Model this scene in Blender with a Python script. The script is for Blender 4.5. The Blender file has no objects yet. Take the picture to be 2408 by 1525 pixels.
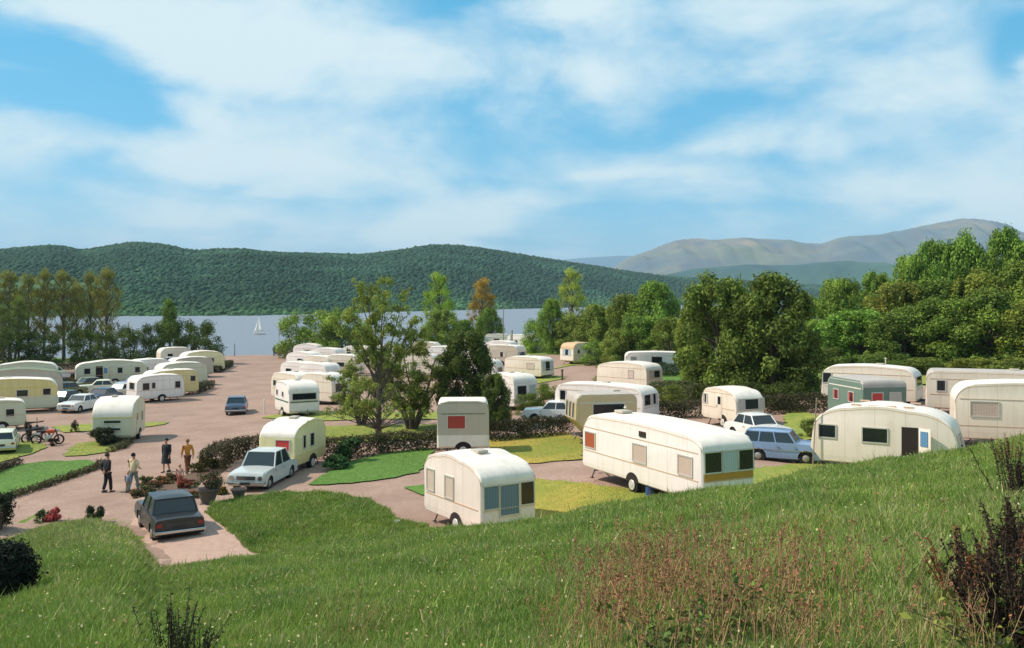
import bpy, bmesh, math, random
import numpy as np
from mathutils import Vector, Matrix
from mathutils.geometry import delaunay_2d_cdt

scene = bpy.context.scene
COL = scene.collection
R = math.radians
# ---------------------------------------------------------------- camera, world, sun, exposure
CXP, HYP, FP, CZ = 1204.0, 700.0, 2200.0, 9.0       # photo metrics: centre column, horizon row, focal length (px), eye height (m)
cam = bpy.data.cameras.new('camera')
cam_o = bpy.data.objects.new('camera', cam)
COL.objects.link(cam_o)
cam_o.location = (0, 0, CZ)
cam_o.rotation_euler = (R(90), 0, 0)
cam.sensor_width = 36
cam.lens = 36 * FP / 2408
cam.shift_y = -(762.5 - HYP) / 2408
cam.clip_start = 0.5
cam.clip_end = 60000
scene.camera = cam_o
scene.view_settings.view_transform = 'Standard'
scene.view_settings.look = 'None'
scene.view_settings.gamma = 1
scene.view_settings.exposure = 0.28
try:
    scene.cycles.max_bounces = 6
    scene.cycles.transparent_max_bounces = 8
    scene.cycles.volume_bounces = 0
    scene.cycles.sample_clamp_indirect = 4
except Exception:
    pass

SUN_EL = 47.0
SUN_AZV = Vector((-0.99, 0.06, 0)).normalized()
sun_dir = Vector((SUN_AZV.x * math.cos(R(SUN_EL)), SUN_AZV.y * math.cos(R(SUN_EL)), math.sin(R(SUN_EL))))
sl = bpy.data.lights.new('sun', 'SUN')
sl.energy = 4.1
sl.angle = R(0.6)
sl.color = (1.0, 0.905, 0.81)
so = bpy.data.objects.new('sun', sl)
COL.objects.link(so)
so.rotation_euler = sun_dir.to_track_quat('Z', 'Y').to_euler()

def make_world():
    w = bpy.data.worlds.new('World')
    scene.world = w
    w.use_nodes = True
    nt = w.node_tree
    nt.nodes.clear()
    N, Lk = nt.nodes, nt.links
    def node(t, **k):
        n = N.new(t)
        for a, b in k.items():
            setattr(n, a, b)
        return n
    def val(x):
        n = node('ShaderNodeValue'); n.outputs[0].default_value = x
        return n.outputs[0]
    def m(op, a, b=None, c=None, clamp=False):
        n = node('ShaderNodeMath', operation=op, use_clamp=clamp)
        for i, v in enumerate((a, b, c)):
            if v is None: continue
            if isinstance(v, (int, float)): n.inputs[i].default_value = v
            else: Lk.new(v, n.inputs[i])
        return n.outputs[0]
    out = node('ShaderNodeOutputWorld')
    bg = node('ShaderNodeBackground')
    bg.inputs['Strength'].default_value = 0.11
    sky = node('ShaderNodeTexSky', sky_type='NISHITA')
    sky.sun_disc = False
    sky.sun_elevation = R(SUN_EL)
    sky.sun_rotation = math.atan2(SUN_AZV.x, SUN_AZV.y)
    sky.altitude = 50
    sky.air_density = 1.0
    sky.dust_density = 0.6
    sky.ozone_density = 2.5
    tc = node('ShaderNodeTexCoord')
    sep = node('ShaderNodeSeparateXYZ')
    Lk.new(tc.outputs['Generated'], sep.inputs[0])
    X, Y, Z = sep.outputs
    # noise in cloud-layer coordinates
    zz = m('ADD', m('MAXIMUM', Z, 0.0), 0.10)
    cmb = node('ShaderNodeCombineXYZ')
    Lk.new(m('DIVIDE', X, zz), cmb.inputs[0])
    Lk.new(m('DIVIDE', Y, zz), cmb.inputs[1])
    def noise(src, scale, detail, rough, loc=(0, 0, 0), sc=(1, 1, 1), dist=0.0):
        mp = node('ShaderNodeMapping')
        mp.inputs['Location'].default_value = loc
        mp.inputs['Scale'].default_value = sc
        Lk.new(src, mp.inputs[0])
        t = node('ShaderNodeTexNoise')
        t.inputs['Scale'].default_value = scale
        t.inputs['Detail'].default_value = detail
        t.inputs['Roughness'].default_value = rough
        t.inputs['Distortion'].default_value = dist
        Lk.new(mp.outputs[0], t.inputs['Vector'])
        return t.outputs['Fac']
    n1 = noise(cmb.outputs[0], 0.62, 7, 0.55, (3.1, 1.7, 0), (1, 0.8, 1), 0.4)
    n2 = noise(tc.outputs['Generated'], 4.6, 9, 0.58, (0.3, 2.2, 0.9), (1, 1, 2.0), 0.25)
    wob = m('MULTIPLY', m('SUBTRACT', n2, 0.5), 0.14)
    az = m('ADD', m('ARCTAN2', X, Y), wob)
    el = m('ADD', m('ARCSINE', Z), m('MULTIPLY', m('SUBTRACT', n1, 0.5), 0.12))
    blobs = [(180, 205, 190, 80, -1.25), (330, 265, 110, 30, -0.5), (60, 60, 200, 50, -0.55), (1060, 15, 120, 28, -0.6), (1230, 90, 80, 28, -0.5),
             (2370, 105, 45, 62, -1.0), (300, 425, 130, 24, -0.55), (560, 455, 130, 20, -0.35), (1330, 600, 330, 22, -0.35), (1560, 260, 300, 45, -0.22),
             (1350, 330, 330, 35, -0.28), (700, 235, 300, 28, -0.2), (1700, 390, 90, 22, -0.3), (2350, 330, 120, 40, -0.2),
             (800, 95, 280, 55, 0.6), (90, 320, 120, 50, 0.6), (60, 165, 120, 14, 0.6), (600, 375, 260, 40, 0.4), (1560, 50, 420, 80, 0.65), (1350, 190, 280, 40, 0.35),
             (1890, 335, 130, 38, 0.6), (2030, 455, 280, 40, 0.6), (1480, 425, 170, 25, 0.5), (700, 545, 300, 28, 0.4), (1180, 500, 260, 36, 0.45), (2200, 180, 220, 40, 0.4)]
    acc = None
    for (px, py, sx, sy, amp) in blobs:
        a0 = math.atan((px - CXP) / FP)
        e0 = math.atan((HYP - py) / FP * math.cos(a0))
        a = m('DIVIDE', m('SUBTRACT', az, a0), sx / FP * 1.0)
        e = m('DIVIDE', m('SUBTRACT', el, e0), sy / FP * 1.0)
        g = m('MULTIPLY', m('EXPONENT', m('MULTIPLY', m('ADD', m('MULTIPLY', a, a), m('MULTIPLY', e, e)), -0.7)), amp)
        acc = g if acc is None else m('ADD', acc, g)
    base = m('ADD', m('MULTIPLY', m('SUBTRACT', n1, 0.5), 1.6), m('MULTIPLY', m('SUBTRACT', n2, 0.5), 3.2))
    dens = m('ADD', m('ADD', m('MULTIPLY', acc, 0.85), base), 0.42)
    mr = node('ShaderNodeMapRange', interpolation_type='SMOOTHSTEP')
    Lk.new(dens, mr.inputs['Value'])
    mr.inputs['From Min'].default_value = -0.25
    mr.inputs['From Max'].default_value = 1.0
    hsv = node('ShaderNodeHueSaturation')
    hsv.inputs['Hue'].default_value = 0.475
    hsv.inputs['Saturation'].default_value = 1.3
    hsv.inputs['Value'].default_value = 1.0
    Lk.new(sky.outputs[0], hsv.inputs['Color'])
    # clear sky never darker than a mid blue towards the horizon
    mix0 = node('ShaderNodeMix', data_type='RGBA')
    mix0.inputs['Factor'].default_value = 0.55
    Lk.new(hsv.outputs[0], mix0.inputs['A'])
    mix0.inputs['B'].default_value = (0.7, 4.2, 7.1, 1)
    mix = node('ShaderNodeMix', data_type='RGBA')
    Lk.new(mr.outputs[0], mix.inputs['Factor'])
    Lk.new(mix0.outputs['Result'], mix.inputs['A'])
    mix.inputs['B'].default_value = (5.6, 6.8, 7.2, 1)
    Lk.new(mix.outputs['Result'], bg.inputs['Color'])
    Lk.new(bg.outputs[0], out.inputs['Surface'])
make_world()

# ---------------------------------------------------------------- terrain maths
def smooth(a, b, t):
    t = np.clip((t - a) / (b - a), 0, 1)
    return t * t * (3 - 2 * t)
SHX = np.array([-9000, -400, -90, -60, -40, -25, -5, 15, 60, 150, 400, 9000.])
SHY = np.array([160, 160, 165, 172, 176, 190, 232, 250, 262, 280, 300, 300.])
LAKE = -1.5
def Gz(x, y):
    x = np.asarray(x, float); y = np.asarray(y, float)
    xc = np.clip(x, -25, 35)
    g = 0.9 + 0.045 * xc + 0.03 * np.clip(xc - 10, 0, 25) * (1 - smooth(60, 110, y)) - 0.006 * (np.clip(y, 20, 200) - 35)
    g = g + 0.5 * smooth(0, 4, x) * (1 - smooth(9, 14, x)) * (1 - smooth(40, 50, y))
    sh = np.interp(x, SHX, SHY)
    t = smooth(-9, 10, y - sh)
    return g * (1 - t) + (-3.2) * t
_cr = [(-900, 1430, 0), (-300, 1322, 0), (0, 1282, 0), (130, 1238, 0), (230, 1230, 0), (300, 1252, 0), (375, 1344, 0), (600, 1316, 0), (850, 1274, 0), (940, 1256, 0),
       (1040, 1250, 30.5), (1150, 1244, 28.), (1265, 1232, 27.), (1400, 1199, 28.), (1500, 1183, 30.), (1660, 1160, 27.), (1770, 1152, 27.), (1915, 1112, 29.),
       (2100, 1086, 30.), (2260, 1066, 31.), (2408, 1034, 32.), (2700, 1000, 33.), (3300, 945, 34.)]
CRP = np.array([c[0] for c in _cr], float); CRY = np.array([c[1] for c in _cr], float)
def _depth(px, py, d):
    if d: return d
    y = 30.
    for _ in range(40):
        y = 0.5 * y + 0.5 * FP * (CZ - float(Gz((px - CXP) / FP * y, y))) / (py - HYP)
    return y
CRD = np.array([_depth(*c) for c in _cr], float)
def gz(x, y):
    x = np.asarray(x, float); y = np.asarray(y, float)
    g = Gz(x, y)
    px = CXP + FP * x / np.maximum(y, 9)
    c = np.interp(px, CRP, CRD)
    zc = CZ - (np.interp(px, CRP, CRY) - HYP) / FP * c
    t = np.clip(y, -60, None) / c
    zb = 7.3 + (zc - 7.3) * t
    zb = np.where(y < 0, 7.3 - 0.08 * y, zb)
    zb = zb + 0.10 * np.sin(x * 0.9 + 0.5 * y) * np.sin(y * 0.7 + 1) * np.clip(t * 3, 0, 1) * smooth(0, 4, c - y)
    k = smooth(0, 3.2, y - c)
    kk = smooth(120, 45, np.abs(x))  # far to the sides the bank fades
    return np.where(y > c + 3.2, g, zb * (1 - k) + g * k)
def at(px, py):
    y = 50.
    for _ in range(60):
        x = (px - CXP) / FP * y
        y = 0.6 * y + 0.4 * FP * (CZ - float(Gz(x, y))) / (py - HYP)
    x = (px - CXP) / FP * y
    return Vector((x, y, float(gz(x, y))))
def atd(px, d):
    x = (px - CXP) / FP * d
    return Vector((x, d, float(gz(x, d))))
def on_bank(px, py):
    """first point along the sight line that meets the ground"""
    for d in np.arange(5, 60, 0.1):
        x = (px - CXP) / FP * d
        if CZ - (py - HYP) / FP * d <= float(gz(x, d)):
            return Vector((x, d, float(gz(x, d))))
    return at(px, py)

# ---------------------------------------------------------------- object helpers
def tag(o, label=None, cat=None, group=None, kind=None):
    if label: o['label'] = label
    if cat: o['category'] = cat
    if group: o['group'] = group
    if kind: o['kind'] = kind
    return o
def empty(name, loc, rz=0.0):
    o = bpy.data.objects.new(name, None)
    o.empty_display_size = 0.3
    COL.objects.link(o)
    o.location = loc
    o.rotation_euler = (0, 0, rz)
    return o
def link(name, me, parent=None):
    o = bpy.data.objects.new(name, me)
    COL.objects.link(o)
    if parent is not None: o.parent = parent
    return o
def fin(bm, name, mats, parent=None, smooth_ang=35):
    me = bpy.data.meshes.new(name)
    bmesh.ops.recalc_face_normals(bm, faces=bm.faces[:])
    bm.to_mesh(me); bm.free()
    if not isinstance(mats, (list, tuple)): mats = [mats]
    for m_ in mats: me.materials.append(m_)
    if smooth_ang:
        me.shade_smooth()
        me.set_sharp_from_angle(angle=R(smooth_ang))
    return link(name, me, parent)
def np_mesh(name, V, F, mat, cols=None, parent=None, sm=False):
    V = np.asarray(V, np.float32); F = np.asarray(F, np.int32)
    me = bpy.data.meshes.new(name)
    k = F.shape[1]
    me.vertices.add(len(V)); me.vertices.foreach_set('co', V.ravel())
    me.loops.add(F.size); me.loops.foreach_set('vertex_index', F.ravel())
    me.polygons.add(len(F))
    me.polygons.foreach_set('loop_start', np.arange(0, F.size, k, dtype=np.int32))
    me.polygons.foreach_set('loop_total', np.full(len(F), k, np.int32))
    if cols is not None:
        a = me.color_attributes.new('col', 'FLOAT_COLOR', 'POINT')
        c4 = np.ones((len(V), 4), np.float32); c4[:, :3] = cols
        a.data.foreach_set('color', c4.ravel())
    me.update(calc_edges=True)
    if sm: me.shade_smooth()
    me.materials.append(mat)
    return link(name, me, parent)
def box(bm, c, s, rot=None, mi=0, bev=0.0):
    r = bmesh.ops.create_cube(bm, size=1)
    vs = r['verts']
    for v in vs: v.co = Vector((v.co.x * s[0], v.co.y * s[1], v.co.z * s[2]))
    fs = {f for v in vs for f in v.link_faces}
    if bev:
        es = list({e for v in vs for e in v.link_edges})
        rr = bmesh.ops.bevel(bm, geom=es, offset=bev, segments=2, affect='EDGES', profile=0.5)
        vs = list({v for v in vs if v.is_valid} | set(rr['verts']))
        fs = {f for v in vs for f in v.link_faces}
    for v in vs:
        if rot is not None: v.co = rot @ v.co
        v.co += Vector(c)
    for f in fs: f.material_index = mi
    return vs
def cyl(bm, a, b, r1, r2=None, n=10, mi=0, cap=True):
    a, b = Vector(a), Vector(b)
    r2 = r1 if r2 is None else r2
    d = b - a
    q = d.to_track_quat('Z', 'Y').to_matrix().to_4x4()
    M = Matrix.Translation((a + b) / 2) @ q
    r = bmesh.ops.create_cone(bm, cap_ends=cap, segments=n, radius1=r1, radius2=r2, depth=d.length, matrix=M)
    for f in {f for v in r['verts'] for f in v.link_faces}: f.material_index = mi
    return r['verts']
def hx(s):
    s = s.lstrip('#')
    o = []
    for i in (0, 2, 4):
        c = int(s[i:i + 2], 16) / 255
        o.append(c / 12.92 if c <= 0.04045 else ((c + 0.055) / 1.055) ** 2.4)
    return tuple(o)

# ---------------------------------------------------------------- materials
_mc = {}
def mat(name, col, rough=0.6, var=0.12, vscale=3.0, bump=0.0, bscale=20.0, metal=0.0, coat=0.0, spec=0.5, dirt=None, objcol=False, attr=False, coord='Object', transl=0.0):
    if name in _mc: return _mc[name]
    m = bpy.data.materials.new(name)
    m.use_nodes = True
    nt = m.node_tree; N, Lk = nt.nodes, nt.links
    p = N['Principled BSDF']
    c = hx(col) if isinstance(col, str) else tuple(col)
    p.inputs['Roughness'].default_value = rough
    p.inputs['Metallic'].default_value = metal
    p.inputs['Specular IOR Level'].default_value = spec
    if coat: p.inputs['Coat Weight'].default_value = coat
    tc = N.new('ShaderNodeTexCoord')
    tx = N.new('ShaderNodeTexNoise')
    tx.inputs['Scale'].default_value = vscale
    tx.inputs['Detail'].default_value = 6
    tx.inputs['Roughness'].default_value = 0.62
    Lk.new(tc.outputs[coord], tx.inputs['Vector'])
    mr = N.new('ShaderNodeMapRange')
    mr.inputs['From Min'].default_value = 0.25; mr.inputs['From Max'].default_value = 0.75
    mr.inputs['To Min'].default_value = 1 - var; mr.inputs['To Max'].default_value = 1 + var
    Lk.new(tx.outputs['Fac'], mr.inputs['Value'])
    vm = N.new('ShaderNodeVectorMath'); vm.operation = 'SCALE'
    vm.inputs[0].default_value = c
    Lk.new(mr.outputs[0], vm.inputs['Scale'])
    last = vm.outputs[0]
    def mul(src, last):
        v2 = N.new('ShaderNodeVectorMath'); v2.operation = 'MULTIPLY'
        Lk.new(last, v2.inputs[0]); Lk.new(src, v2.inputs[1])
        return v2.outputs[0]
    if attr:
        a = N.new('ShaderNodeAttribute'); a.attribute_name = 'col'
        last = mul(a.outputs['Color'], last)
    if objcol:
        oi = N.new('ShaderNodeObjectInfo')
        last = mul(oi.outputs['Color'], last)
    if dirt:
        t2 = N.new('ShaderNodeTexNoise'); t2.inputs['Scale'].default_value = dirt[1]; t2.inputs['Detail'].default_value = 8
        t2.inputs['Roughness'].default_value = 0.7
        mp2 = N.new('ShaderNodeMapping'); mp2.inputs['Scale'].default_value = (2.2, 2.2, 0.45); Lk.new(tc.outputs[coord], mp2.inputs[0]); Lk.new(mp2.outputs[0], t2.inputs['Vector'])
        m2 = N.new('ShaderNodeMapRange')
        m2.inputs['From Min'].default_value = 0.48; m2.inputs['From Max'].default_value = 0.72
        m2.inputs['To Max'].default_value = dirt[2]
        Lk.new(t2.outputs['Fac'], m2.inputs['Value'])
        mx = N.new('ShaderNodeMix'); mx.data_type = 'RGBA'
        Lk.new(m2.outputs[0], mx.inputs['Factor']); Lk.new(last, mx.inputs['A'])
        mx.inputs['B'].default_value = (*hx(dirt[0]), 1)
        last = mx.outputs['Result']
    Lk.new(last, p.inputs['Base Color'])
    if bump:
        t3 = N.new('ShaderNodeTexNoise'); t3.inputs['Scale'].default_value = bscale; t3.inputs['Detail'].default_value = 5
        Lk.new(tc.outputs[coord], t3.inputs['Vector'])
        b = N.new('ShaderNodeBump'); b.inputs['Strength'].default_value = bump; b.inputs['Distance'].default_value = 0.1
        Lk.new(t3.outputs['Fac'], b.inputs['Height']); Lk.new(b.outputs[0], p.inputs['Normal'])
    if transl:
        tr = N.new('ShaderNodeBsdfTranslucent'); Lk.new(last, tr.inputs['Color'])
        ms = N.new('ShaderNodeMixShader'); ms.inputs[0].default_value = transl
        Lk.new(p.outputs[0], ms.inputs[1]); Lk.new(tr.outputs[0], ms.inputs[2])
        Lk.new(ms.outputs[0], N['Material Output'].inputs['Surface'])
    _mc[name] = m
    return m
def seams(m):
    nt = m.node_tree; N, Lk = nt.nodes, nt.links
    p = N['Principled BSDF']; last = p.inputs['Base Color'].links[0].from_socket
    tc = N.new('ShaderNodeTexCoord'); sp = N.new('ShaderNodeSeparateXYZ'); sn = N.new('ShaderNodeSeparateXYZ')
    Lk.new(tc.outputs['Object'], sp.inputs[0]); Lk.new(tc.outputs['Normal'], sn.inputs[0])
    def mm(op, a, b=None):
        n = N.new('ShaderNodeMath'); n.operation = op
        for i, v_ in enumerate((a, b)):
            if v_ is None: continue
            if isinstance(v_, (int, float)): n.inputs[i].default_value = v_
            else: Lk.new(v_, n.inputs[i])
        return n.outputs[0]
    line = mm('LESS_THAN', mm('FRACT', mm('MULTIPLY', mm('ADD', sp.outputs[0], 20.37), 0.85)), 0.024)
    side = mm('GREATER_THAN', mm('ABSOLUTE', sn.outputs[1]), 0.7)
    low = mm('LESS_THAN', sp.outputs[2], 0.62)    # road dirt splashed on the lower panels
    f = mm('ADD', mm('MULTIPLY', mm('MULTIPLY', line, side), 0.26), mm('MULTIPLY', low, 0.10))
    mx = N.new('ShaderNodeMix'); mx.data_type = 'RGBA'
    Lk.new(f, mx.inputs['Factor']); Lk.new(last, mx.inputs['A']); mx.inputs['B'].default_value = (0.24, 0.19, 0.14, 1)
    Lk.new(mx.outputs['Result'], p.inputs['Base Color'])
def stripes(name, c1, c2, scale, direction='X', rough=0.5, bands=True, plaid=None):
    """curtain cloth: folds or a printed check"""
    if name in _mc: return _mc[name]
    m = mat(name, c1, rough, 0.1, 6)
    nt = m.node_tree; N, Lk = nt.nodes, nt.links
    p = N['Principled BSDF']
    tc = N.new('ShaderNodeTexCoord')
    last = p.inputs['Base Color'].links[0].from_socket
    for dd, col2 in ([(direction, c2)] + ([('Z', plaid)] if plaid else [])):
        w = N.new('ShaderNodeTexWave'); w.bands_direction = dd
        w.inputs['Scale'].default_value = scale; w.inputs['Distortion'].default_value = 0.8
        Lk.new(tc.outputs['Object'], w.inputs['Vector'])
        mx = N.new('ShaderNodeMix'); mx.data_type = 'RGBA'
        Lk.new(w.outputs['Fac'], mx.inputs['Factor']); Lk.new(last, mx.inputs['A'])
        mx.inputs['B'].default_value = (*hx(col2), 1)
        last = mx.outputs['Result']
    Lk.new(last, p.inputs['Base Color'])
    p.inputs['Coat Weight'].default_value = 0.25
    return m

def ground_mat(name, cols, scales, bump=0.3, rough=0.9, bscale=6):
    """three noise-mixed colours in world space"""
    m = bpy.data.materials.new(name); m.use_nodes = True
    nt = m.node_tree; N, Lk = nt.nodes, nt.links
    p = N['Principled BSDF']; p.inputs['Roughness'].default_value = rough
    p.inputs['Specular IOR Level'].default_value = 0.15
    g = N.new('ShaderNodeNewGeometry')
    last = None
    for i, (c, s) in enumerate(zip(cols, scales)):
        if i == 0:
            rgb = N.new('ShaderNodeRGB'); rgb.outputs[0].default_value = (*hx(c), 1); last = rgb.outputs[0]; continue
        t = N.new('ShaderNodeTexNoise'); t.inputs['Scale'].default_value = s; t.inputs['Detail'].default_value = 7; t.inputs['Roughness'].default_value = 0.65
        Lk.new(g.outputs['Position'], t.inputs['Vector'])
        mr = N.new('ShaderNodeMapRange'); mr.inputs['From Min'].default_value = 0.38; mr.inputs['From Max'].default_value = 0.66
        Lk.new(t.outputs['Fac'], mr.inputs['Value'])
        mx = N.new('ShaderNodeMix'); mx.data_type = 'RGBA'
        Lk.new(mr.outputs[0], mx.inputs['Factor']); Lk.new(last, mx.inputs['A']); mx.inputs['B'].default_value = (*hx(c), 1)
        last = mx.outputs['Result']
    Lk.new(last, p.inputs['Base Color'])
    if bump:
        t3 = N.new('ShaderNodeTexNoise'); t3.inputs['Scale'].default_value = bscale; t3.inputs['Detail'].default_value = 6
        Lk.new(g.outputs['Position'], t3.inputs['Vector'])
        b = N.new('ShaderNodeBump'); b.inputs['Strength'].default_value = bump; b.inputs['Distance'].default_value = 0.15
        Lk.new(t3.outputs['Fac'], b.inputs['Height']); Lk.new(b.outputs[0], p.inputs['Normal'])
    return m

M_bank = ground_mat('bank_soil_grass', ['6c7e34', '5c702c', '7c863c', '68803a'], [1, 0.25, 1.3, 6.0], 0.8)
M_tarmac = ground_mat('tarmac', ['a38674', '8a7060', 'b29582', '937768'], [1, 0.10, 0.42, 7.0], 0.1, 0.85, 30)
M_concrete = ground_mat('drive_concrete', ['ae8f7e', 'a08070', 'ba9a88'], [1, 0.3, 4.0], 0.1, 0.85, 20)
M_lawn = ground_mat('lawn', ['587a34', '4c6c2e', '66823c'], [1, 0.2, 3.0], 0.35)
M_lawn2 = ground_mat('lawn_dry', ['a89040', '8f8638', 'b89c4c', '7c8636'], [1, 0.6, 3.0, 0.16], 0.35)
M_lawn3 = ground_mat('lawn_mixed', ['7f8a3c', '69823a', '9a9448'], [1, 0.3, 2.0], 0.35)
M_far = ground_mat('far_hill', ['3d5a40', '33503a', '4e6a40'], [1, 0.004, 0.02], 0.6, 1, 0.05)

# ---------------------------------------------------------------- ground, lake, hills
def axis(fine0, fine1, step, lo, hi, grow=1.22):
    a = list(np.arange(fine0, fine1 + 1e-6, step))
    s, v = step, fine1
    while v < hi:
        s = min(s * grow, 900); v += s; a.append(v)
    s, v = step, fine0
    pre = []
    while v > lo:
        s = min(s * grow, 900); v -= s; pre.append(v)
    return np.array(pre[::-1] + a)
xs = axis(-34, 34, 0.55, -14000, 14000)
ys = axis(2, 48, 0.55, -600, 16000)
GX, GY = np.meshgrid(xs, ys)
GZ = gz(GX, GY)
GZ = np.where((np.abs(GX) > 60) & (GY < 20), np.minimum(GZ, 8), GZ)
nx, ny = len(xs), len(ys)
idx = np.arange(nx * ny).reshape(ny, nx)
Fg = np.stack([idx[:-1, :-1], idx[:-1, 1:], idx[1:, 1:], idx[1:, :-1]], -1).reshape(-1, 4)
tag(np_mesh('ground', np.stack([GX, GY, GZ], -1).reshape(-1, 3), Fg, M_bank, sm=True), kind='structure')

def water_mat():
    m = bpy.data.materials.new('lake_water'); m.use_nodes = True
    nt = m.node_tree; N, Lk = nt.nodes, nt.links
    p = N['Principled BSDF']
    p.inputs['Base Color'].default_value = (0.22, 0.245, 0.28, 1)  # paler than the water itself: sky reflection partly put into the colour
    p.inputs['Roughness'].default_value = 0.42
    p.inputs['IOR'].default_value = 1.33
    g = N.new('ShaderNodeNewGeometry')
    mp = N.new('ShaderNodeMapping'); mp.inputs['Scale'].default_value = (1, 1.6, 1)
    Lk.new(g.outputs['Position'], mp.inputs[0])
    t = N.new('ShaderNodeTexNoise'); t.inputs['Scale'].default_value = 1.3; t.inputs['Detail'].default_value = 5; t.inputs['Roughness'].default_value = 0.6
    Lk.new(mp.outputs[0], t.inputs['Vector'])
    b = N.new('ShaderNodeBump'); b.inputs['Strength'].default_value = 1.0; b.inputs['Distance'].default_value = 0.55
    Lk.new(t.outputs['Fac'], b.inputs['Height']); Lk.new(b.outputs[0], p.inputs['Normal'])
    return m
M_water = water_mat()
lv = [(-14000, 120, LAKE), (14000, 120, LAKE), (14000, 15000, LAKE), (-14000, 15000, LAKE)]
tag(np_mesh('lake_water', lv, [[0, 1, 2, 3]], M_water), kind='structure')

rng = np.random.default_rng(7)
def fbm(x, y, s, seed=0, octs=4):
    v = 0; a = 1; t = 0
    r = np.random.default_rng(seed)
    for k in range(octs):
        for _ in range(3):
            th = r.uniform(0, 6.28); ph = r.uniform(0, 6.28)
            v = v + a * np.sin((x * math.cos(th) + y * math.sin(th)) / s * 6.28 + ph) / 3
        t += a; a *= 0.55; s *= 0.47
    return v / t
def ridge_hill(name, ridge, foot_y, d_foot, depth, material, back=1.0, nu=340, nv=46, rough=0.03, seed=1, z_foot=-3.0, shape=1.15):
    """land rising from a foot line to a ridge line; ridge/foot given as photo bearings and turned into metres"""
    rp = np.array(ridge, float)
    px = np.linspace(rp[0, 0], rp[-1, 0], nu)
    ry = np.interp(px, rp[:, 0], rp[:, 1])
    ker = np.ones(5) / 5
    ry = np.convolve(np.pad(ry, 2, mode='edge'), ker, 'valid')
    Df = d_foot(px)
    Dr = Df + depth(px)
    zr = CZ + (HYP - ry) / FP * Dr
    t = np.concatenate([np.linspace(0, 1, nv), 1 + np.linspace(0.06, back, 12)])
    T, PX = np.meshgrid(t, px, indexing='ij')
    D = Df[None] + (Dr - Df)[None] * T
    up = np.where(T <= 1, np.sin(np.clip(T, 0, 1) * math.pi / 2) ** shape, 1 - 0.75 * smooth(1, 1 + back, T))
    X = (PX - CXP) / FP * D
    Hh = (zr - z_foot)[None]
    nz = fbm(X, D, 500, seed, 5)
    Z = z_foot + Hh * up + nz * Hh * rough * np.sin(np.clip(T, 0, 1) * math.pi) * 3
    ii = np.arange(len(t) * nu).reshape(len(t), nu)
    F = np.stack([ii[:-1, :-1], ii[:-1, 1:], ii[1:, 1:], ii[1:, :-1]], -1).reshape(-1, 4)
    o = np_mesh(name, np.stack([X, D, Z], -1).reshape(-1, 3), F, material, sm=True)
    tag(o, kind='structure')
    return X, D, Z, T
W_ridge = [(-900, 612), (-400, 604), (0, 597), (100, 588), (150, 588), (190, 600), (280, 585), (330, 581), (380, 585), (450, 600), (560, 596), (640, 605), (850, 610), (940, 600), (1000, 588), (1060, 586), (1120, 590),
           (1200, 602), (1300, 617), (1400, 632), (1500, 647), (1600, 656), (1700, 662), (1800, 666), (1950, 676), (2200, 690), (3000, 692)]
fp = np.array([-900, 0, 600, 900, 1180, 1500, 1700, 1950, 3000.]); fy = np.array([747, 746, 743.5, 735, 728, 720, 716, 712.5, 712])
dfoot = lambda px: FP * 10.5 / (np.interp(px, fp, fy) - HYP)
HX, HD, HZ, HT = ridge_hill('wooded_hill', W_ridge, None, dfoot, lambda px: np.interp(px, [-900, 1200, 1700, 3000], [620, 620, 420, 300]), M_far, nu=420, nv=60, rough=0.02, seed=4)

M_fell = ground_mat('fell_grass_shade', ['94805e', '5f6268', '6c7254', '4c5c66'], [1, 0.006, 0.0026, 0.0014], 0.8, 1, 0.006)  # tan and green ground; grey and blue-grey patches are painted-in slope shadows
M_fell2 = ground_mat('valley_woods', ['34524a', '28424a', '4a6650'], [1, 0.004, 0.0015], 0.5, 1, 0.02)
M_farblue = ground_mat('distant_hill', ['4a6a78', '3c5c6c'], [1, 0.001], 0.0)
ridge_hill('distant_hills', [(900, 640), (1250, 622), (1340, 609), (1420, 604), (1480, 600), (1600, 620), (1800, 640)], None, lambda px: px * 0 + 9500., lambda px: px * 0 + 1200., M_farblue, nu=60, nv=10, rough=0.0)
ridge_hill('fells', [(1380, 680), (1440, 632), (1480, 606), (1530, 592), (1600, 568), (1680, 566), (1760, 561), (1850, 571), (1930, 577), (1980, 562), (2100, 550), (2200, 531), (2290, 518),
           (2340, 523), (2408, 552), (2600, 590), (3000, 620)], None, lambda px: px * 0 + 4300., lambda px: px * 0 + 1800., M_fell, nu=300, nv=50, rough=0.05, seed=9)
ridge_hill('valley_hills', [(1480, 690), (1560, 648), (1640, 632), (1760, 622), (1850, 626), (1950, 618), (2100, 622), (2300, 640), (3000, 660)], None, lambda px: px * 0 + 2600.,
           lambda px: px * 0 + 900., M_fell2, nu=200, nv=36, rough=0.08, seed=12)

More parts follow.
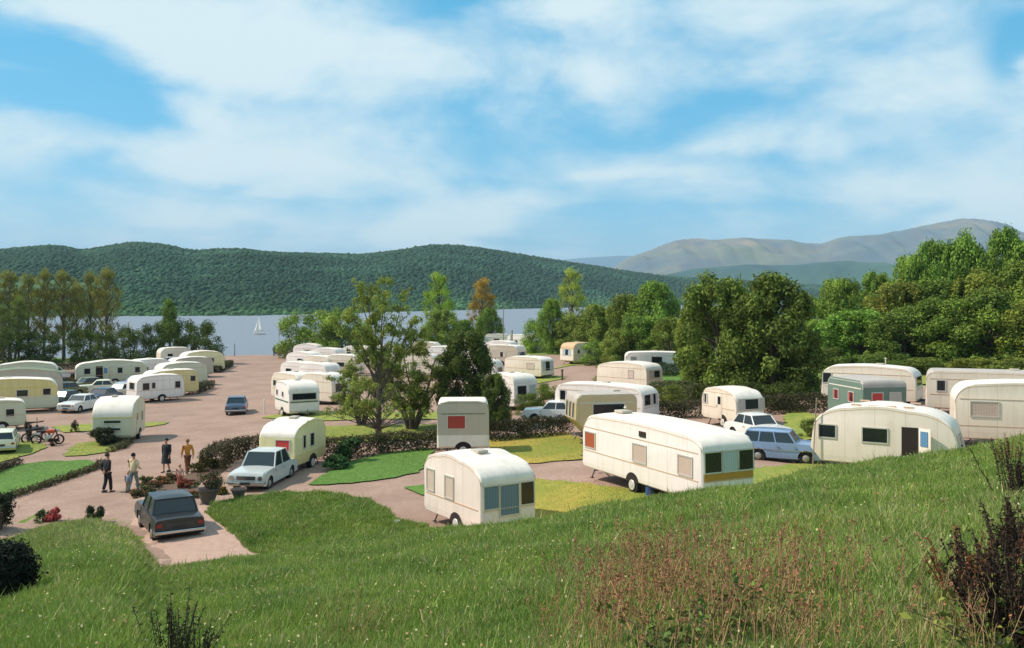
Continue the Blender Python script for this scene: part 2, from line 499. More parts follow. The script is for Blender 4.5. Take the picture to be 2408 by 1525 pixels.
# far-off wood on the hill
def forest():
    bm = bmesh.new(); bmesh.ops.create_icosphere(bm, subdivisions=1, radius=1)
    bm.verts.ensure_lookup_table()
    sv = np.array([v.co[:] for v in bm.verts]); sf = np.array([[v.index for v in f.verts] for f in bm.faces]); bm.free()
    keep = (sv[sf][:, :, 2].mean(1) > -0.45); sf = sf[keep]
    r = np.random.default_rng(3)
    nu = HX.shape[1]; nv = HX.shape[0]
    P = []
    n_try = 190000
    ti = r.random(n_try) ** 0.9 * 61; ui = r.random(n_try) * (nu - 1.001)
    a = ti.astype(int); b = ui.astype(int); fa = ti - a; fb = ui - b
    def samp(A):
        return (A[a, b] * (1 - fa) * (1 - fb) + A[a + 1, b] * fa * (1 - fb) + A[a, b + 1] * (1 - fa) * fb + A[a + 1, b + 1] * fa * fb)
    X, D, Z = samp(HX), samp(HD), samp(HZ)
    px = CXP + FP * X / D
    ok = (px > -150) & (px < 2500) & (Z > -2.4)
    # clearings high on the ridge and near the shore
    cl = fbm(X, D, 300, 21, 3)
    ok &= ~((cl > 0.62))
    # keep each with a probability following ground area
    area = D / D.max()
    ok &= r.random(n_try) < np.clip(area * 2.2, 0.35, 1)
    X, D, Z, px, ti = X[ok], D[ok], Z[ok], px[ok], ti[ok]
    n = len(X)
    s = (1.1 + 1.7 * r.random(n) ** 1.6) * np.clip(D / 900, 0.8, 1.35)
    hgt = s * r.uniform(0.5, 0.95, n) * np.where(ti > 56, 0.75, 1)
    V = sv[None] * np.stack([s, s, hgt], -1)[:, None] * r.uniform(0.8, 1.2, (n, len(sv), 1))
    V = V + np.stack([X, D, Z + 0.5 * hgt], -1)[:, None]
    F = sf[None] + (np.arange(n) * len(sv))[:, None, None]
    patch = fbm(X, D, 220, 5, 3)
    br = r.uniform(0.75, 1.2, n) * (1 + 0.25 * patch)
    shore = np.clip(1 - ti / 10, 0, 1) * np.clip(patch + 0.5, 0, 1)
    c = np.stack([0.038 * br + 0.045 * shore, 0.078 * br + 0.08 * shore, 0.046 * br + 0.01 * shore], -1)
    top = (np.clip((ti - 44) / 14, 0, 1) * np.clip(0.5 + fbm(X, D, 400, 77, 3), 0, 1))[:, None]
    c = c * (1 - top) + np.array([0.085, 0.082, 0.045]) * top
    mid = np.clip(fbm(X, D, 130, 78, 3) - 0.05, 0, 1)[:, None]
    c = c * (1 + 1.1 * mid)
    c = np.repeat(c[:, None], len(sv), 1)
    m = mat('far_forest', (1, 1, 1), 1.0, 0.35, 0.25, attr=True, spec=0.1)
    o = np_mesh('far_woodland', V.reshape(-1, 3), F.reshape(-1, 3), m, c.reshape(-1, 3), sm=True)
    tag(o, 'dense dark green woodland covering the hill across the lake', 'woodland', kind='stuff')
forest()

# ---------------------------------------------------------------- flat sheets laid on the ground
def inside(P, x, y):
    c = np.zeros(x.shape, bool); n = len(P)
    for i in range(n):
        x1, y1 = P[i]; x2, y2 = P[(i + 1) % n]
        cond = ((y1 > y) != (y2 > y)) & (x < (x2 - x1) * (y - y1) / ((y2 - y1) if y2 != y1 else 1e-9) + x1)
        c ^= cond
    return c
def sheet(name, poly, off, material, step=1.2, world=False, rag=0.0, kind='structure'):
    P = [(p[0], p[1]) if world else tuple(at(*p)[:2]) for p in poly]
    Q = []
    r = random.Random(len(poly) * 7 + int(abs(P[0][0]) * 10))
    for i in range(len(P)):
        a, b = Vector(P[i]), Vector(P[(i + 1) % len(P)])
        n = max(1, int((b - a).length / max(step * 0.5, 0.4)))
        for k in range(n):
            q = a.lerp(b, k / n)
            if rag and k: q += Vector((r.uniform(-rag, rag), r.uniform(-rag, rag)))
            Q.append(q)
    A = np.array([q[:] for q in Q])
    gx = np.arange(A[:, 0].min() + step / 2, A[:, 0].max(), step); gy = np.arange(A[:, 1].min() + step / 2, A[:, 1].max(), step)
    XX, YY = np.meshgrid(gx, gy); XX, YY = XX.ravel(), YY.ravel()
    k = inside(A, XX, YY); XX, YY = XX[k], YY[k]
    d = np.array([np.min(np.hypot(A[:, 0] - a, A[:, 1] - b)) for a, b in zip(XX, YY)]) if len(XX) else np.array([])
    pts = Q + [Vector((a, b)) for a, b, e in zip(XX, YY, d) if e > step * 0.3]
    nq = len(Q)
    v, e, f, *_ = delaunay_2d_cdt(pts, [(i, (i + 1) % nq) for i in range(nq)], [], 1, 1e-5)
    va = np.array([q[:] for q in v])
    z = gz(va[:, 0], va[:, 1]) + off
    o = np_mesh(name, np.column_stack([va, z]), np.array(f), material, sm=True)
    if kind: tag(o, kind=kind)
    return o, A

# ---------------------------------------------------------------- roads and lawns
sheet('road', [(-330, 1360), (-330, 1000), (-250, 905), (-60, 868), (150, 853), (400, 846), (520, 838), (590, 836), (655, 836), (760, 850), (900, 845), (1150, 838), (1300, 835), (1420, 848), (1500, 866), (1640, 900),
               (1900, 905), (2080, 905), (2500, 925), (2800, 965), (2800, 1130), (2408, 1090), (2100, 1140), (1900, 1160), (1700, 1230), (1500, 1250), (1265, 1290), (1040, 1300), (900, 1262), (600, 1318), (375, 1346), (310, 1275), (230, 1240), (0, 1290)],
      0.03, M_tarmac, step=1.2)
sheet('parking_bay', [(300, 1238), (330, 1215), (480, 1195), (500, 1200), (612, 1306), (378, 1348)], 0.13, M_concrete, step=0.5, rag=0.02)
LAWNS = []
def lawn(poly, m=M_lawn, off=0.09, step=1.0, rag=0.13):
    o, A = sheet('lawn', poly, off, m, step=step, rag=rag)
    LAWNS.append(A)
lawn([(-200, 1230), (-200, 1120), (0, 1112), (45, 1096), (120, 1087), (205, 1085), (232, 1092), (226, 1104), (170, 1124), (110, 1145), (0, 1180)])
lawn([(148, 1076), (178, 1046), (240, 1040), (300, 1042), (290, 1056), (255, 1066), (200, 1074)], M_lawn3)
lawn([(-80, 1046), (80, 1040), (112, 1054), (80, 1068), (0, 1092), (-80, 1105)], M_lawn3)
lawn([(120, 1006), (200, 1000), (400, 995), (385, 1001), (320, 1010), (150, 1020)], M_lawn3, rag=0.03)
lawn([(722, 1143), (770, 1117), (830, 1086), (905, 1070), (1000, 1056), (1020, 1062), (1008, 1090), (985, 1115), (930, 1127), (850, 1137), (770, 1144)])
lawn([(612, 985), (640, 979), (760, 972), (1030, 972), (1150, 972), (1150, 985), (1030, 989), (880, 988), (780, 992), (690, 990)], M_lawn3, rag=0.05)
lawn([(755, 1006), (860, 1003), (1032, 1001), (1150, 1003), (1150, 1030), (1032, 1034), (755, 1046)], M_lawn3)
lawn([(1145, 1034), (1230, 1024), (1331, 1020), (1368, 1036), (1368, 1084), (1300, 1089), (1247, 1094), (1150, 1084)], M_lawn2)
lawn([(1150, 1128), (1262, 1130), (1330, 1136), (1400, 1146), (1470, 1153), (1530, 1166), (1530, 1260), (1265, 1290), (1150, 1270)], M_lawn2)
lawn([(948, 1150), (1010, 1143), (1030, 1150), (1020, 1172), (990, 1168)], M_lawn, rag=0.02)
lawn([(1845, 972), (1890, 968), (1930, 985), (1940, 1030), (1890, 1040), (1845, 1010)], M_lawn3)
lawn([(1500, 893), (1560, 884), (1640, 886), (1640, 905), (1560, 912)], M_lawn)
lawn([(1290, 872), (1360, 850), (1400, 856), (1340, 862)], M_lawn3, rag=0.05)
lawn([(1180, 893), (1320, 886), (1330, 892), (1260, 905)], M_lawn3, rag=0.05)
lawn([(1690, 1110), (1790, 1105), (1900, 1092), (2100, 1096), (2100, 1160), (1700, 1200)], M_lawn3)
lawn([(1900, 893), (2000, 888), (2200, 880), (2420, 886), (2420, 900), (2200, 905), (1960, 915)], M_lawn3)
lawn([(90, 905), (180, 880), (230, 885), (180, 905), (120, 915)], M_lawn3, rag=0.05)
# rough grass patch between the bay and the pink drive
PATCH = [(483, 1215), (500, 1193), (560, 1178), (650, 1167), (760, 1165), (870, 1184), (930, 1222), (1010, 1247), (900, 1263), (700, 1290), (604, 1304), (560, 1275)]
po, PA = sheet('verge', PATCH, 0.12, M_bank, step=0.9, rag=0.06)

# ---------------------------------------------------------------- leaves and trees
M_leaf = mat('leaves', (1, 1, 1), 0.75, 0.1, 2.0, objcol=True, attr=True, spec=0.12, transl=0.22)
M_leafs = mat('leaves_plain', (1, 1, 1), 0.75, 0.1, 2.0, attr=True, spec=0.15, transl=0.18)
M_bark = mat('bark', '5d5145', 0.95, 0.3, 8, bump=0.4)
M_barkp = mat('bark_pale', '9b8b74', 0.95, 0.3, 8, bump=0.4)
def leaf_quads(C, Nn, size, r, flat=0.75):
    n = len(C)
    Nn = Nn / np.maximum(np.linalg.norm(Nn, axis=1, keepdims=True), 1e-6)
    a = np.cross(Nn, r.normal(size=(n, 3))); a /= np.maximum(np.linalg.norm(a, axis=1, keepdims=True), 1e-6)
    b = np.cross(Nn, a)
    s = size * r.uniform(0.6, 1.35, (n, 1))
    bend = Nn * s * 0.25
    V = np.stack([C - a * s, C - b * s * flat * 0.62 + bend, C + a * s, C + b * s * flat * 0.62 + bend], 1)
    F = np.arange(n * 4).reshape(n, 4)
    return V.reshape(-1, 3), F
def clump_leaves(cl, n, size, r, base=(0.150, 0.195, 0.050), tint=(1.5, 1.3, 1.0), shell=0.55, up=0.35, clump_var=0.34):
    """cl: (k,6) centre + radii of leaf clumps"""
    cl = np.asarray(cl, float)
    w = (cl[:, 3] * cl[:, 4] + cl[:, 4] * cl[:, 5] + cl[:, 3] * cl[:, 5]); w = w / w.sum()
    k = r.choice(len(cl), n, p=w)
    d = r.normal(size=(n, 3)); d /= np.linalg.norm(d, axis=1, keepdims=True)
    rad = (shell + (1 - shell) * r.random((n, 1)) ** 0.6)
    rad *= 1 + 0.18 * r.normal(size=(n, 1))
    C = cl[k, :3] + d * cl[k, 3:] * rad
    Nn = d * 0.8 + r.normal(size=(n, 3)) * 0.55 + np.array([0, 0, up])
    V, F = leaf_quads(C, Nn, size, r)
    cb = r.uniform(1 - clump_var, 1 + clump_var, len(cl))[k]
    ct = r.random(len(cl))[k] * 0.5 + r.random(n) * 0.5
    c = np.array(base)[None] * (cb * r.uniform(0.75, 1.25, n))[:, None]
    c = c * (1 + (np.array(tint) - 1)[None] * ct[:, None])
    return V, F, np.repeat(c, 4, axis=0)
def tubes(paths, ns=6):
    VV, FF = [], []; o = 0
    for P, rad in paths:
        P = np.asarray(P, float)
        for i, p in enumerate(P):
            t = P[min(i + 1, len(P) - 1)] - P[max(i - 1, 0)]
            t = t / (np.linalg.norm(t) + 1e-9)
            u = np.cross(t, [0.3, 1, 0.1]); u /= np.linalg.norm(u) + 1e-9
            v = np.cross(t, u)
            for k in range(ns):
                a = 2 * math.pi * k / ns
                VV.append(p + (u * math.cos(a) + v * math.sin(a)) * rad[i])
        for i in range(len(P) - 1):
            for k in range(ns):
                a = o + i * ns + k; b = o + i * ns + (k + 1) % ns
                FF.append((a, b, b + ns, a + ns))
        o += len(P) * ns
    return np.array(VV), np.array(FF)
def limb(r, a, b, r0, r1, n=6, wig=0.03):
    a, b = np.array(a, float), np.array(b, float)
    t = np.linspace(0, 1, n)[:, None]
    L = np.linalg.norm(b - a)
    P = a + (b - a) * t + np.cumsum(r.normal(size=(n, 3)), 0) * wig * L * t * (1 - t * 0.5)
    return P, np.linspace(r0, r1, n)
PROTO = {}
def proto(kind):
    """unit trees: height 1, crown about 1 wide; returns (trunk paths, leaf clumps, settings)"""
    r = np.random.default_rng(abs(hash(kind)) % 1000 if False else sum(map(ord, kind)))
    paths, cl = [], []
    kw = {}
    if kind.startswith('broad'):
        paths.append(limb(r, (0, 0, -0.02), (0, 0, 0.62), 0.035, 0.015))
        for i in range(11):
            a = r.uniform(0, 6.28); z0 = r.uniform(0.18, 0.5); rr = r.uniform(0.2, 0.4)
            paths.append(limb(r, (0, 0, z0), (rr * math.cos(a), rr * math.sin(a), z0 + r.uniform(0.15, 0.35)), 0.015, 0.004))
        n = 74
        for i in range(n):
            z = r.uniform(0.0 if kind[-2:] in ('.d', '.e', '.h') else 0.06, 0.95)
            prof = math.sin(min(1, max(0.12, (z - 0.02) / 0.98)) ** 0.8 * math.pi) ** 0.55
            if kind[-2:] in ('.d', '.e', '.h'): prof = max(prof, 0.9 * (z < 0.4))
            a = r.uniform(0, 6.28); q = math.sqrt(r.uniform(0.1, 1)) * 0.42 * prof
            s = r.uniform(0.07, 0.13)
            cl.append((q * math.cos(a), q * math.sin(a), min(z, 0.93), s, s, s * 0.95))
        for i in range(14):    # spires that break the top outline
            a = r.uniform(0, 6.28); q = r.uniform(0.05, 0.36)
            z = 0.99 - q * 0.7 + r.uniform(-0.04, 0.04)
            cl.append((q * math.cos(a), q * math.sin(a), z, 0.045, 0.045, 0.07))
        kw = dict(n=26000 if kind[-2:] in ('.d', '.e', '.h') else 19000, size=0.018, shell=0.3)
    elif kind.startswith('poplar'):
        paths.append(limb(r, (0, 0, -0.02), (0, 0, 0.97), 0.05, 0.008, 10, 0.01))
        for i in range(26):
            a = r.uniform(0, 6.28); z0 = r.uniform(0.2, 0.8); rr = r.uniform(0.2, 0.46) * (1.1 - z0 * 0.5)
            paths.append(limb(r, (0, 0, z0), (rr * math.cos(a), rr * math.sin(a), z0 + r.uniform(0.14, 0.26)), 0.014, 0.004, 5))
        for i in range(70):
            z = r.uniform(0.24, 0.98); prof = math.sin(((z - 0.16) / 0.86) ** 0.75 * math.pi) ** 0.6 if z < 1 else 0
            a = r.uniform(0, 6.28); q = math.sqrt(r.uniform(0.05, 1)) * 0.42 * prof
            s = r.uniform(0.08, 0.16)
            cl.append((q * math.cos(a), q * math.sin(a), z, s, s, s * 0.42))
        kw = dict(n=7500, size=0.0145, shell=0.1)
    elif kind.startswith('bush'):
        for i in range(5):
            a = r.uniform(0, 6.28)
            paths.append(limb(r, (0, 0, -0.03), (0.25 * math.cos(a), 0.25 * math.sin(a), 0.5), 0.03, 0.008, 4))
        for i in range(46):
            a = r.uniform(0, 6.28); z = r.uniform(0.05, 0.9); q = math.sqrt(r.random()) * 0.44 * math.sqrt(max(0.05, 1 - (z - 0.3) ** 2 / 0.5))
            s = r.uniform(0.09, 0.17)
            cl.append((q * math.cos(a), q * math.sin(a), min(z, 0.9), s, s, s * 0.85))
        kw = dict(n=6500, size=0.024, shell=0.4)
    elif kind.startswith('conifer'):
        paths.append(limb(r, (0, 0, -0.02), (0, 0, 0.9), 0.04, 0.01))
        for i in range(80):
            z = r.uniform(0.08, 0.96); w = 0.46 * (1.04 - z) ** 0.7
            a = r.uniform(0, 6.28); q = math.sqrt(r.random()) * w
            s = 0.05 + 0.07 * (1 - z) + 0.02
            cl.append((q * math.cos(a), q * math.sin(a), z, s * 1.2, s * 1.2, s * 0.7))
        kw = dict(n=11000, size=0.019, shell=0.35)
    elif kind == 'sparse':
        top = limb(r, (0, 0, -0.02), (0.01, 0, 0.42), 0.030, 0.020, 6, 0.008); paths.append(top)
        ends = []
        for i, (dx, dy, dz) in enumerate([(-0.10, 0.03, 0.97), (0.06, 0.0, 0.99), (0.20, -0.05, 0.88), (-0.26, -0.05, 0.80), (0.32, 0.08, 0.72), (-0.03, 0.25, 0.86), (0.02, -0.25, 0.84), (-0.33, 0.1, 0.70), (0.36, -0.05, 0.66), (-0.16, 0.1, 0.92)]):
            st = (0.01, 0, 0.22 + 0.02 * i)
            P, rd = limb(r, st, (dx, dy, dz), 0.010, 0.002, 9, 0.015); paths.append((P, rd)); ends.append(P[-1])
            for k in range(13):
                j = r.integers(3, 9); q = P[j]
                a = r.uniform(0, 6.28); L = r.uniform(0.05, 0.15)
                ee = q + np.array([L * math.cos(a), L * math.sin(a), L * r.uniform(0.0, 0.9)])
                ee[2] = min(ee[2], 0.98)
                paths.append(limb(r, q, ee, 0.003, 0.001, 4)); ends.append(ee); ends.append((q + ee) / 2)
        for i in range(40):
            a = r.uniform(0, 6.28); q = r.uniform(0.18, 0.46); z = r.uniform(0.17, 0.5)
            ee = np.array([q * math.cos(a), q * math.sin(a), z])
            paths.append(limb(r, (0.0, 0, max(0.08, z - 0.6 * q)), ee, 0.004, 0.0015, 5)); ends.append(ee); ends.append(ee * np.array([0.7, 0.7, 0.97]))
        for e in ends:
            s = r.uniform(0.022, 0.05)
            cl.append((e[0], e[1], e[2], s, s, s * 0.7))
        kw = dict(n=18000, size=0.0095, shell=0.05)
    elif kind == 'multistem':
        for i in range(6):
            a = i * 1.05 + 0.4; rr = r.uniform(0.2, 0.42)
            P, rd = limb(r, (0.03 * math.cos(a), 0.03 * math.sin(a), -0.02), (rr * math.cos(a), rr * math.sin(a), r.uniform(0.7, 0.95)), 0.025, 0.006, 7, 0.05)
            paths.append((P, rd))
            for k in range(9):
                j = r.integers(2, 7); q = P[j]; b = r.uniform(0, 6.28); L = r.uniform(0.1, 0.22)
                ee = q + np.array([L * math.cos(b), L * math.sin(b), L * r.uniform(-0.2, 0.7)])
                paths.append(limb(r, q, ee, 0.008, 0.002, 4))
                s = r.uniform(0.05, 0.09); cl.append((*ee, s, s, s * 0.8)); cl.append((*((q + ee) / 2), s, s, s * 0.8))
        kw = dict(n=15000, size=0.0145, shell=0.1)
    return r, paths, cl, kw
def tree(kind, label, px, py, py_top, w_px, color=(1, 1, 1), d=None, name='tree', cat='tree', rz=None, bark=None, group=None, base_h=None):
    loc = atd(px, d) if d else at(px, py)
    s_ = FP / loc.y
    ztop = CZ - (py_top - HYP) / s_
    H = max(0.3, ztop - loc.z); Wd = w_px / s_
    root = empty(name, loc, rz if rz is not None else random.Random(int(px * 13 + py)).uniform(0, 6.28))
    root.scale = (Wd, Wd, H)
    tag(root, label, cat, group)
    if kind not in PROTO:
        r, paths, cl, kw = proto(kind)
        tv, tf = tubes(paths)
        t = np_mesh('trunk', tv, tf, bark or M_bark, parent=root, sm=True)
        V, F, c = clump_leaves(cl, kw['n'], kw['size'], r, shell=kw['shell'])
        o = np_mesh('crown', V, F, M_leaf, c, parent=root)
        PROTO[kind] = (t, o)
    else:
        for p in PROTO[kind]:
            o = p.copy(); COL.objects.link(o); o.parent = root
            if p is PROTO[kind][0]: o.name = 'trunk'
            else: o.name = 'crown'
    o.color = (*color, 1)
    return root
def shrub(label, px, py, w, h, base=(0.06, 0.09, 0.03), n=1500, name='shrub', cat='shrub', flowers=None, size=None, loc=None, tint=(1.5, 1.3, 1), group=None, spiky=False):
    loc = loc if loc is not None else at(px, py)
    r = np.random.default_rng(int(px * 3 + py * 7) % 100000)
    root = empty(name, loc)
    tag(root, label, cat, group)
    cl = []
    for i in range(18):
        a = r.uniform(0, 6.28); z = r.uniform(0.12, 0.85); q = math.sqrt(r.random()) * 0.42 * math.sqrt(max(0.1, 1 - (z - 0.3) ** 2 / 0.5))
        s = r.uniform(0.1, 0.2)
        cl.append((q * w * math.cos(a), q * w * math.sin(a), z * h, s * w, s * w, s * h))
    size = size or 0.05
    V, F, c = clump_leaves(cl, n, size, r, base=base, shell=0.3, tint=tint)
    np_mesh('foliage', V, F, M_leafs, c, parent=root)
    paths = [limb(r, (0, 0, -0.05), (r.uniform(-.3, .3) * w, r.uniform(-.3, .3) * w, h * 0.7), 0.025 * min(w, 1.5), 0.006, 4) for _ in range(6)]
    tv, tf = tubes(paths, 5); np_mesh('stem', tv, tf, M_bark, parent=root, sm=True)
    if flowers:
        V, F, c = clump_leaves([(q[0], q[1], q[2] + 0.04 * h, q[3], q[4], q[5]) for q in cl], int(n * flowers[1]), size * 0.9, r, base=flowers[0], shell=0.85, tint=(1.1, 1.1, 1.1), clump_var=0.1)
        np_mesh('flowers', V, F, M_leafs, c, parent=root)
    return root
def hedge(label, pts, h, w, base=(0.045, 0.042, 0.022), dens=700, size=0.065, world=None, group='clipped hedges between the pitches'):
    P = [Vector(atd(p[0], p[2])) if len(p) == 3 else at(*p) for p in pts]
    r = np.random.default_rng(int(pts[0][0] * 5 + pts[0][1]))
    root = empty('hedge', P[0])
    tag(root, label, 'hedge', group)
    C, Nn = [], []
    bm = bmesh.new()
    for a, b in zip(P[:-1], P[1:]):
        L = (b - a).length; n = int(dens * L * (h + w / 2))
        t = r.uniform(-0.25, L + 0.25, n) / L; f = r.choice(3, n, p=[0.35, 0.35, 0.3])
        side = np.array((b - a).normalized().cross(Vector((0, 0, 1)))[:])
        base_p = np.array(a[:])[None] + np.array((b - a)[:])[None] * t[:, None]
        hh = h * (1 + 0.07 * np.sin(t * L * 2.1) + 0.05 * np.sin(t * L * 5.3 + 1))
        z = r.random(n) ** 0.8 * hh; z = np.where(f == 2, hh, z)
        off = np.where(f == 0, w / 2, np.where(f == 1, -w / 2, r.uniform(-w / 2, w / 2, n))) * (1 + 0.1 * np.sin(t * L * 3.3))
        C.append(base_p + 0.0 + side[None] * off[:, None] + np.stack([0 * z, 0 * z, z], -1) + r.normal(size=(n, 3)) * 0.07)
        Nn.append(side[None] * np.sign(off)[:, None] * (f != 2)[:, None] + np.array([0, 0, 1.0])[None] * (0.3 + (f == 2))[:, None] + r.normal(size=(n, 3)) * 0.5)
    C = np.concatenate(C) - np.array(P[0][:])[None]; Nn = np.concatenate(Nn)
    V, F = leaf_quads(C, Nn, size, r)
    n = len(C)
    c = np.array(base)[None] * r.uniform(0.7, 1.7, n)[:, None] * (1 + np.array([0.6, 0.5, 0.2])[None] * r.random(n)[:, None])
    np_mesh('foliage', V, F, M_leafs, np.repeat(c, 4, 0), parent=root)
    bm.free()
    return root

# ---------------------------------------------------------------- caravans
M_cream = mat('cream_paint', 'e8d8c2', 0.38, 0.03, 1.5, dirt=('b9a88a', 1.2, 0.35), coat=0.2)
M_white = mat('white_paint', 'efe3da', 0.38, 0.03, 1.5, dirt=('c2b39e', 1.2, 0.3), coat=0.2)
M_pink = mat('ivory_paint', 'efdccd', 0.4, 0.03, 1.5, dirt=('c5ad96', 1.1, 0.35), coat=0.2)
M_roofw = mat('roof_white', 'ecdfcf', 0.5, 0.04, 1.0, dirt=('b7ab9a', 0.8, 0.45))
M_roofg = mat('roof_grey', 'b9ada0', 0.6, 0.08, 1.0, dirt=('8f857a', 0.8, 0.5))
M_yellow = mat('primrose_paint', 'dfc98a', 0.4, 0.04, 1.5, dirt=('b39a5c', 1.0, 0.4), coat=0.2)
M_pale_yellow = mat('pale_yellow_paint', 'e6d9a4', 0.4, 0.04, 1.5, dirt=('b5a26a', 1.0, 0.3), coat=0.2)
M_green = mat('sage_green_paint', '6b7f70', 0.45, 0.06, 1.5, coat=0.2)
M_pgreen = mat('pale_green_paint', 'cbc7ab', 0.45, 0.06, 1.5, coat=0.2)
M_dgreen = mat('olive_roof', '76805a', 0.5, 0.08, 1.5)
M_bluev = mat('pale_blue_paint', '9fb6bf', 0.4, 0.05, 1.5, coat=0.2)
M_tan = mat('tan_paint', 'cbb489', 0.45, 0.06, 1.5, coat=0.2)
M_stone = mat('stone_grey_paint', 'bdb09c', 0.5, 0.06, 1.5, coat=0.15)
M_stripe_y = mat('yellow_trim', 'd9c24a', 0.45, 0.06, 2)
M_stripe_o = mat('ochre_trim', 'b8863a', 0.45, 0.06, 2)
M_stripe_g = mat('green_trim', '4c6a50', 0.45, 0.06, 2)
M_stripe_t = mat('tan_trim', 'c9a98c', 0.45, 0.06, 2)
M_stripe_d = mat('dark_trim', '3b3d3c', 0.45, 0.06, 2)
M_alu = mat('window_frame_metal', 'cfc8bd', 0.35, 0.05, 4, metal=0.3)
M_glass = mat('window_glass', '1b2024', 0.08, 0.1, 2, spec=0.6)
M_glassb = mat('window_glass_dull', '2c3538', 0.15, 0.1, 2, spec=0.6)
M_steel = mat('chassis_steel', '3a3634', 0.6, 0.2, 4)
M_rust = mat('drawbar_paint', '8a4a30', 0.6, 0.2, 4)
M_tyre = mat('tyre_rubber', '1d1c1c', 0.85, 0.15, 6)
M_rim = mat('wheel_rim', 'cfc7bb', 0.45, 0.1, 6, metal=0.2)
M_chrome = mat('chrome', 'c8c8c8', 0.18, 0.05, 6, metal=0.95)
M_gas = mat('gas_bottle_blue', '2f4f86', 0.5, 0.1, 5)
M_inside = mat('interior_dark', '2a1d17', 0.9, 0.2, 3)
for m_ in (M_cream, M_white, M_pink, M_yellow, M_pale_yellow, M_green, M_pgreen, M_tan, M_stone, M_bluev): seams(m_)
CU = {
    'red': stripes('curtain_red', 'b8402f', '8f2a22', 6, 'X'),
    'orange': stripes('curtain_orange_check', 'c05f2f', '8a3f22', 5, 'X', plaid='a4502c'),
    'lace': stripes('curtain_patterned', 'd6bfae', '8e7466', 5, 'X', plaid='c9b2a0'),
    'pink': stripes('curtain_plain', 'd9c3b0', 'c2a893', 4, 'X'),
    'blue': stripes('curtain_blue', '6f8894', '4d6676', 5, 'Y'),
    'bluex': stripes('curtain_blue_hung', '6f9ab8', '3f6c94', 5, 'X'),
    'pale': stripes('curtain_pale', 'b9c2bd', '9eaaa6', 4, 'Y'),
    'sun': stripes('curtain_red_plain', 'd4443c', 'b8332e', 3, 'Y'),
    'white': stripes('curtain_white', 'cfc4bb', 'a99b92', 5, 'Y'),
}
def profile(L, H, zb, fa, fz, fs, fc, fb, ra, rz_, rs, rc, rb, camber=0.0):
    P = [(L / 2 - fc, zb), (L / 2, zb + fb)] if fc > 0.01 else [(L / 2, zb)]
    P.append((L / 2 - fs, fz))
    n = 8
    for i in range(1, n + 1):
        t = math.pi / 2 * i / n
        P.append((L / 2 - fs - fa * (1 - math.cos(t)), fz + (H - fz) * math.sin(t)))
    x0, x1 = P[-1][0], -L / 2 + rs + ra
    for i in range(1, 6):
        t = i / 6
        P.append((x0 + (x1 - x0) * t, H + camber * math.sin(math.pi * t)))
    for i in range(n, 0, -1):
        t = math.pi / 2 * i / n
        P.append((-L / 2 + rs + ra * (1 - math.cos(t)), rz_ + (H - rz_) * math.sin(t)))
    P.append((-L / 2 + rs, rz_))
    P += [(-L / 2, zb + rb), (-L / 2 + rc, zb)] if rc > 0.01 else [(-L / 2, zb)]
    return P
def window(root, face, u, z, w, h, cur, dim, frame=None, name='window', open_=False):
    """face R/L: long sides at local y = -/+W/2, u along x; F/B: end walls, u along y"""
    L, W, slant = dim
    th = 0.035
    if face in 'RL':
        s = -1 if face == 'R' else 1
        def T(a, b, o): return Vector((u + a, s * (W / 2 + o), z + b))
        ax = 'X'
    else:
        s = 1 if face == 'F' else -1
        zb, zt, sl = slant[face]
        k = sl / max(zt - zb, 0.1)
        def T(a, b, o): return Vector((s * (L / 2 - k * (z + b - zb) + o), u + a, z + b))
        ax = 'Y'
    bm = bmesh.new()
    fw = 0.05
    for (a0, a1, b0, b1) in ((-w / 2 - fw, w / 2 + fw, h / 2, h / 2 + fw), (-w / 2 - fw, w / 2 + fw, -h / 2 - fw, -h / 2), (-w / 2 - fw, -w / 2, -h / 2, h / 2), (w / 2, w / 2 + fw, -h / 2, h / 2)):
        vs = [bm.verts.new(T(a, b, o)) for o in (-0.02, th) for a, b in ((a0, b0), (a1, b0), (a1, b1), (a0, b1))]
        for q in ((0, 1, 2, 3), (4, 5, 6, 7), (0, 1, 5, 4), (1, 2, 6, 5), (2, 3, 7, 6), (3, 0, 4, 7)): bm.faces.new([vs[i] for i in q])
    fo = fin(bm, name, frame or M_alu, root, 0)
    bm = bmesh.new()
    q = [bm.verts.new(T(a, b, 0.010)) for a, b in ((-w / 2, -h / 2), (w / 2, -h / 2), (w / 2, h / 2), (-w / 2, h / 2))]
    bm.faces.new(q)
    fin(bm, 'pane', M_glass, fo, 0)
    if cur:
        full = cur.endswith('!')
        cm = CU[cur.rstrip('!')]
        cw = w * (0.5 if full else 0.3)
        for sg in ([1] if full else [-1, 1]):
            bm = bmesh.new()
            a0, a1 = (-w / 2, w / 2) if full else ((-w / 2, -w / 2 + cw) if sg < 0 else (w / 2 - cw, w / 2))
            q = [bm.verts.new(T(a, b, 0.016)) for a, b in ((a0, -h / 2), (a1, -h / 2), (a1, h / 2), (a0, h / 2))]
            bm.faces.new(q)
            fin(bm, 'curtain', cm, fo, 0)
    return fo
